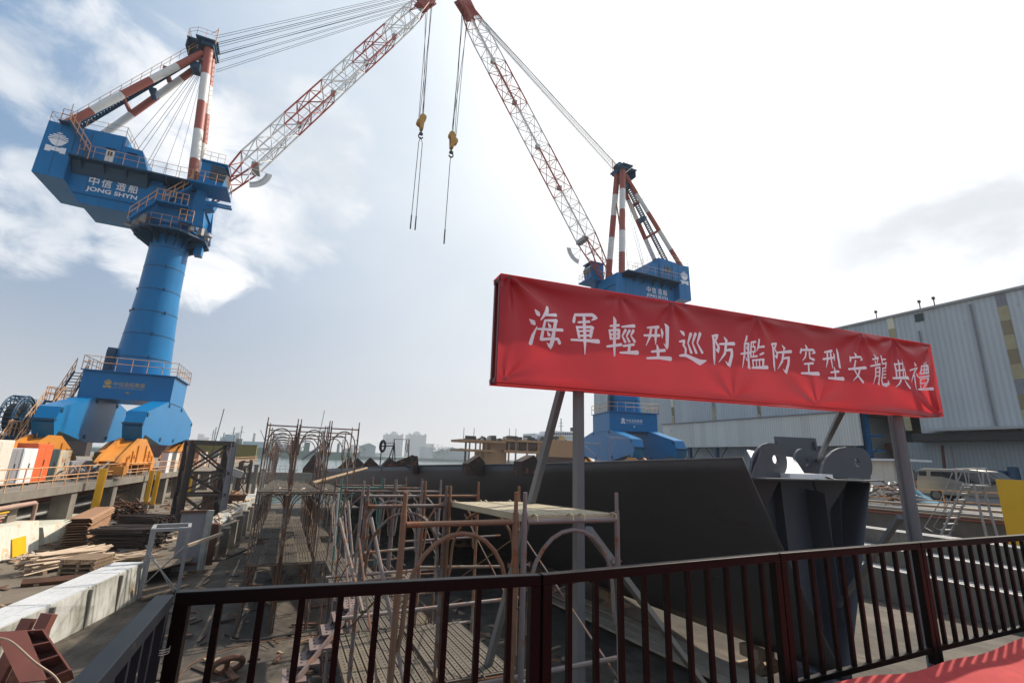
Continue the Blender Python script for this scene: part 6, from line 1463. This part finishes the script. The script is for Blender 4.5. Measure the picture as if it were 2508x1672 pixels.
# ================================================================ far shore, ships and city
YS=620
M['quayfar']=mat('far_quay',(.09,.15,.14),(.07,.12,.12),scale=.02,rough=.9)
M['farwhite']=mat('far_white_building',(.55,.57,.58),(.46,.48,.5),scale=.05,rough=.8)
M['fargrey']=mat('far_grey_building',(.22,.25,.28),(.17,.2,.23),scale=.03,rough=.9)
M['farroof']=mat('far_shed_roof',(.28,.34,.36),(.22,.28,.3),scale=.03,rough=.8)
M['fargreen']=mat('far_green_hull',(.03,.13,.1),(.025,.1,.08),scale=.05,rough=.7)
M['farblue']=mat('far_pale_blue_ship',(.3,.42,.47),(.25,.36,.42),scale=.05,rough=.7)
b=MB(); b.span((-3500,0,-4),(3500,400,0)); tag(b.build('far_shore_ground',M['quayfar'],loc=(0,YS,1.5)),kind='structure')
def far_box(name,label,cat,u0,v0,u1,v1,y,dy,m,group=None,roof=0,win=None,mw='fargrey'):
    a=at(u0,v1,1,y); c=at(u1,v1,1,y); zt_=at((u0+u1)/2,v0,1,y).z; zb=min(a.z,c.z,1.5)
    t=thing(name,label,cat,((a.x+c.x)/2,y,1.5),0,group); w_=(c.x-a.x)/2; h=zt_-1.5
    b=MB(); b.span((-w_,0,-3),(w_,dy,h)); b.build('walls',M[m],t)
    if roof>0: b=MB(); b.prism([(-w_-.5,-.5,h),(0,-.5,h+roof),(w_+.5,-.5,h)],(0,dy+1,0)); b.build('roof',M['farroof'],t)
    if win:
        nu,nv=win; b=MB()
        for i in range(nu):
            for j in range(nv): x=-w_+2*w_*(i+.5)/nu; z=h*(j+.6)/nv; b.span((x-w_/nu*.5,-.3,z-h/nv*.28),(x+w_/nu*.5,-.05,z+h/nv*.2))
        b.build('windows',M[mw],t)
    return t,w_,h
HR='pair of far high-rise blocks over the harbour'
for (u0,u1,lab) in((941,984,'pale high-rise block, left one of the far pair over the harbour'),(998,1041,'pale high-rise block, right one of the far pair over the harbour')):
    t,w_,h=far_box('high_rise',lab,'high-rise',u0,1064,u1,1116,1150,40,'farwhite',HR,win=(9,12))
    b=MB(); b.span((-w_*.35,5,h),(w_*.35,25,h+5)); b.span((-w_*.2,8,h+5),(w_*.2,20,h+8)); b.span((-w_,2,h),(-w_*.8,10,h+3)); b.span((w_*.8,2,h),(w_,10,h+3)); b.build('roof_tower',M['farwhite'],t)
far_box('tower_block','faded grey tower block behind the cable reel at the far left','tower block',10,974,60,1090,420,30,'fargrey',None,win=(6,10),mw='farwhite'); far_box('office_block','low faded grey block beside the far-left tower block','office block',56,1003,98,1080,430,30,'fargrey',None,win=(5,5),mw='farwhite')
SH='sheds on the far harbour shore'
for k,(u0,u1,v0,r,m) in enumerate([(884,918,1092,4,'farroof'),(1040,1060,1094,0,'farwhite'),(1062,1100,1106,3,'farroof'),(1090,1122,1101,4,'farroof'),(1110,1150,1103,4,'farroof'),(660,700,1100,0,'fargrey'),(700,735,1094,0,'farwhite'),(860,886,1108,0,'fargrey'),(920,942,1109,0,'farwhite'),(1040,1064,1110,0,'fargrey'),(640,662,1082,0,'farwhite'),(575,600,1092,0,'fargrey'),(842,862,1100,2,'farroof')]):
    far_box('harbour_shed',['far pitched-roof shed on the shore left of the two high-rises','far pale box building touching the right side of the right high-rise','far pitched-roof shed on the shore, nearest right of the high-rises','far pitched-roof shed midway between high-rises and orange ship section','far pitched-roof shed on the shore, closest to the orange ship section','far grey flat box seen inside the left row of the tall scaffold','far pale flat box seen inside the middle of the tall scaffold','low far grey box just left of the far pitched shed by the high-rises','small far pale box at the foot of the left high-rise','low far grey box at the foot of the right high-rise','far pale tall box at the left edge of the tall scaffold','far grey box behind the pale blue ship','small far pitched-roof shed just right of the tall scaffold'][k],'shed',u0,v0,u1,1118,YS+20+k*8,30,m,SH,roof=r)
# skyline blocks fading in the haze
SK='faint city blocks on the skyline'
for k,(u,w_,v0,y) in enumerate([(476,14,1062,1900),(492,12,1070,1900),(668,16,1062,1700),(694,10,1075,1700),(716,8,1080,1800),(1045,16,1086,1800),(1056,10,1094,2000),(1078,20,1098,1900),(1100,16,1100,2000),(720,14,1088,1500),(860,10,1088,1600)]):
    far_box('city_block',['faint broad tower block on the skyline just right of the left crane','slim faint tower block beside the one right of the left crane','faint tall block seen inside the left scaffold row','low faint block seen inside the left scaffold row','very slim faint block behind the scaffold uprights','faint block just right of the two high-rises','small faint block second right of the two high-rises','wide low faint block between high-rises and ferry','lowest faint block on the skyline beside the ship section','faint block behind the middle of the tall scaffold','small faint block left of the two high-rises'][k],'city block',u,v0,u+w_,1112,y,40,'fargrey',SK,win=(4,6),mw='farwhite')
# ships moored across the harbour
def ship(label,u0,u1,vd,y,mh,sup,masts,cat='ship'):
    a=at(u0,vd,1,y); c=at(u1,vd,1,y); t=thing('moored_ship',label,cat,((a.x+c.x)/2,y,-1.9),0,'ships moored across the harbour'); w_=(c.x-a.x)/2; h=a.z+1.9
    b=MB(); b.prism([(-w_,0,-1),(-w_-.04*w_,0,h),(w_*1.05,0,h),(w_*.96,0,-1)],(0,12,0)); b.build('hull',M[mh],t)
    o0=V(((a.x+c.x)/2,y,-1.9))
    b=MB()
    for (s0,v0,s1,v1,mi) in sup:
        p=at(s0,v1,1,y+3)-o0; q=at(s1,v0,1,y+3)-o0; b.span((p.x,3,h*.9),(q.x,10,q.z),mi)
    b.build('superstructure',[M['farblue'],M['farwhite'],M['fargreen'],M['maroonbox']],t)
    b=MB()
    for (s0,v0) in masts: p=at(s0,1100,1,y+6)-o0; q=at(s0,v0,1,y+6)-o0; b.tube((p.x,6,h),(p.x,6,q.z),.5,5); b.bar((p.x-2.5,6,q.z*.8),(p.x+2.5,6,q.z*.8),.3,.3)
    b.build('mast',M['fargrey'],t)
ship('pale blue working ship with white funnel and green tower across the harbour',530,660,1092,480,'fargreen',[(536,1072,552,1092,0),(546,1064,574,1092,0),(574,1060,588,1076,1),(575,1074,593,1096,2),(548,1080,562,1088,3),(593,1082,650,1092,0)],[(542,1058),(565,1045),(584,1042),(520,1045)])
ship('long dark green ship seen through the tall scaffold frames',690,880,1102,500,'fargreen',[(700,1090,716,1102,0),(745,1083,760,1102,2),(826,1086,831,1102,2),(690,1094,740,1102,1)],[(745,1070),(838,1075),(800,1080)])
ship('low grey barge-like ship left of the pale blue ship',450,530,1098,560,'fargreen',[(455,1086,480,1098,0),(485,1090,520,1098,1),(500,1082,512,1098,0)],[(515,1052),(470,1078)])
# tall harbour cranes and chimneys far away
def far_mast(label,u,v0,y,lean=0,name='harbour_crane',cat='harbour crane'):
    p=at(u,1110,1,y); q=at(u+lean,v0,1,y); t=thing(name,label,cat,(p.x,y,1.5)); b=MB(); 
    if lean: 
        b.tube((0,0,0),(0,0,(q.z-1.5)*.55),.9,6); b.build('tower',M['fargrey'],t); b=MB(); b.tube((0,0,(q.z-1.5)*.5),(q.x-p.x,0,q.z-1.5),.6,5); b.tube((0,0,(q.z-1.5)*.5),(-(q.x-p.x)*.3,0,(q.z-1.5)*.6),.8,5); b.build('jib',M['fargrey'],t)
    else: b.lathe([(2.2,0),(1.5,q.z-1.5)],n=10); b.build('stack',M['fargrey'],t)
far_mast('far harbour crane with slanting jib above the tall scaffold',777,1005,700,18)
far_mast('far harbour crane with thin jib left of the tall scaffold',645,1052,700,-7)
far_mast('thick far chimney left of the tall scaffold',616,1060,800,0,'chimney','chimney'); far_mast('far chimney seen between the scaffold frames',828,1083,800,0,'chimney','chimney')
for k,(u,v) in enumerate([(1068,1103),(1085,1108),(880,1105),(660,1098),(735,1098),(690,1102)]):
    p=at(u,1116,1,YS+6); q=at(u,v,1,YS+6); R_=(q.z-1.5)*.6+2.5; t=thing('shore_tree',['dark round tree on the far shore below the right sheds','second dark tree on the far shore, nearer the ferry','dark tree left of the high-rises','dark tree left of the tall scaffold on the far shore','dark tree seen through the scaffold on the far shore','low dark tree seen through the scaffold on the far shore'][k],'tree',(p.x,YS+6,1.5),0,'trees on the far shore')
    b=MB(); b.tube((0,0,0),(0,0,R_),.4,6,r2=.2); b.build('trunk',M['rust'],t); b=MB()
    for i in range(160):
        d_=V((rnd.gauss(0,1),rnd.gauss(0,1),rnd.gauss(0,.7))).normalized()*R_*rnd.uniform(.5,1)*1.2; c=d_+V((0,0,R_*1.3)); e=V((rnd.uniform(-1,1),rnd.uniform(-1,1),rnd.uniform(-1,1)))*.9; f=V((rnd.uniform(-1,1),rnd.uniform(-1,1),rnd.uniform(-1,1)))*.9; b.add([c,c+e,c+e+f,c+f],[(0,1,2,3)])
    if 'leaf' not in M: M['leaf']=mat('far_foliage',(.05,.08,.035),(.03,.055,.025),scale=.5,rough=.8)
    b.build('crown',M['leaf'],t)
# ================================================================ haze over the harbour
hm=bpy.data.materials.new('haze'); hm.use_nodes=True; nt=hm.node_tree; nt.nodes.remove(nt.nodes['Principled BSDF']); pv=nt.nodes.new('ShaderNodeVolumePrincipled'); pv.inputs['Density'].default_value=.00035; pv.inputs['Color'].default_value=(.93,.96,1,1); pv.inputs['Anisotropy'].default_value=.1
nt.links.new(pv.outputs[0],nt.nodes['Material Output'].inputs['Volume'])
b=MB(); b.span((-1800,-80,-8),(2600,2600,76)); tag(b.build('haze',hm),kind='stuff')
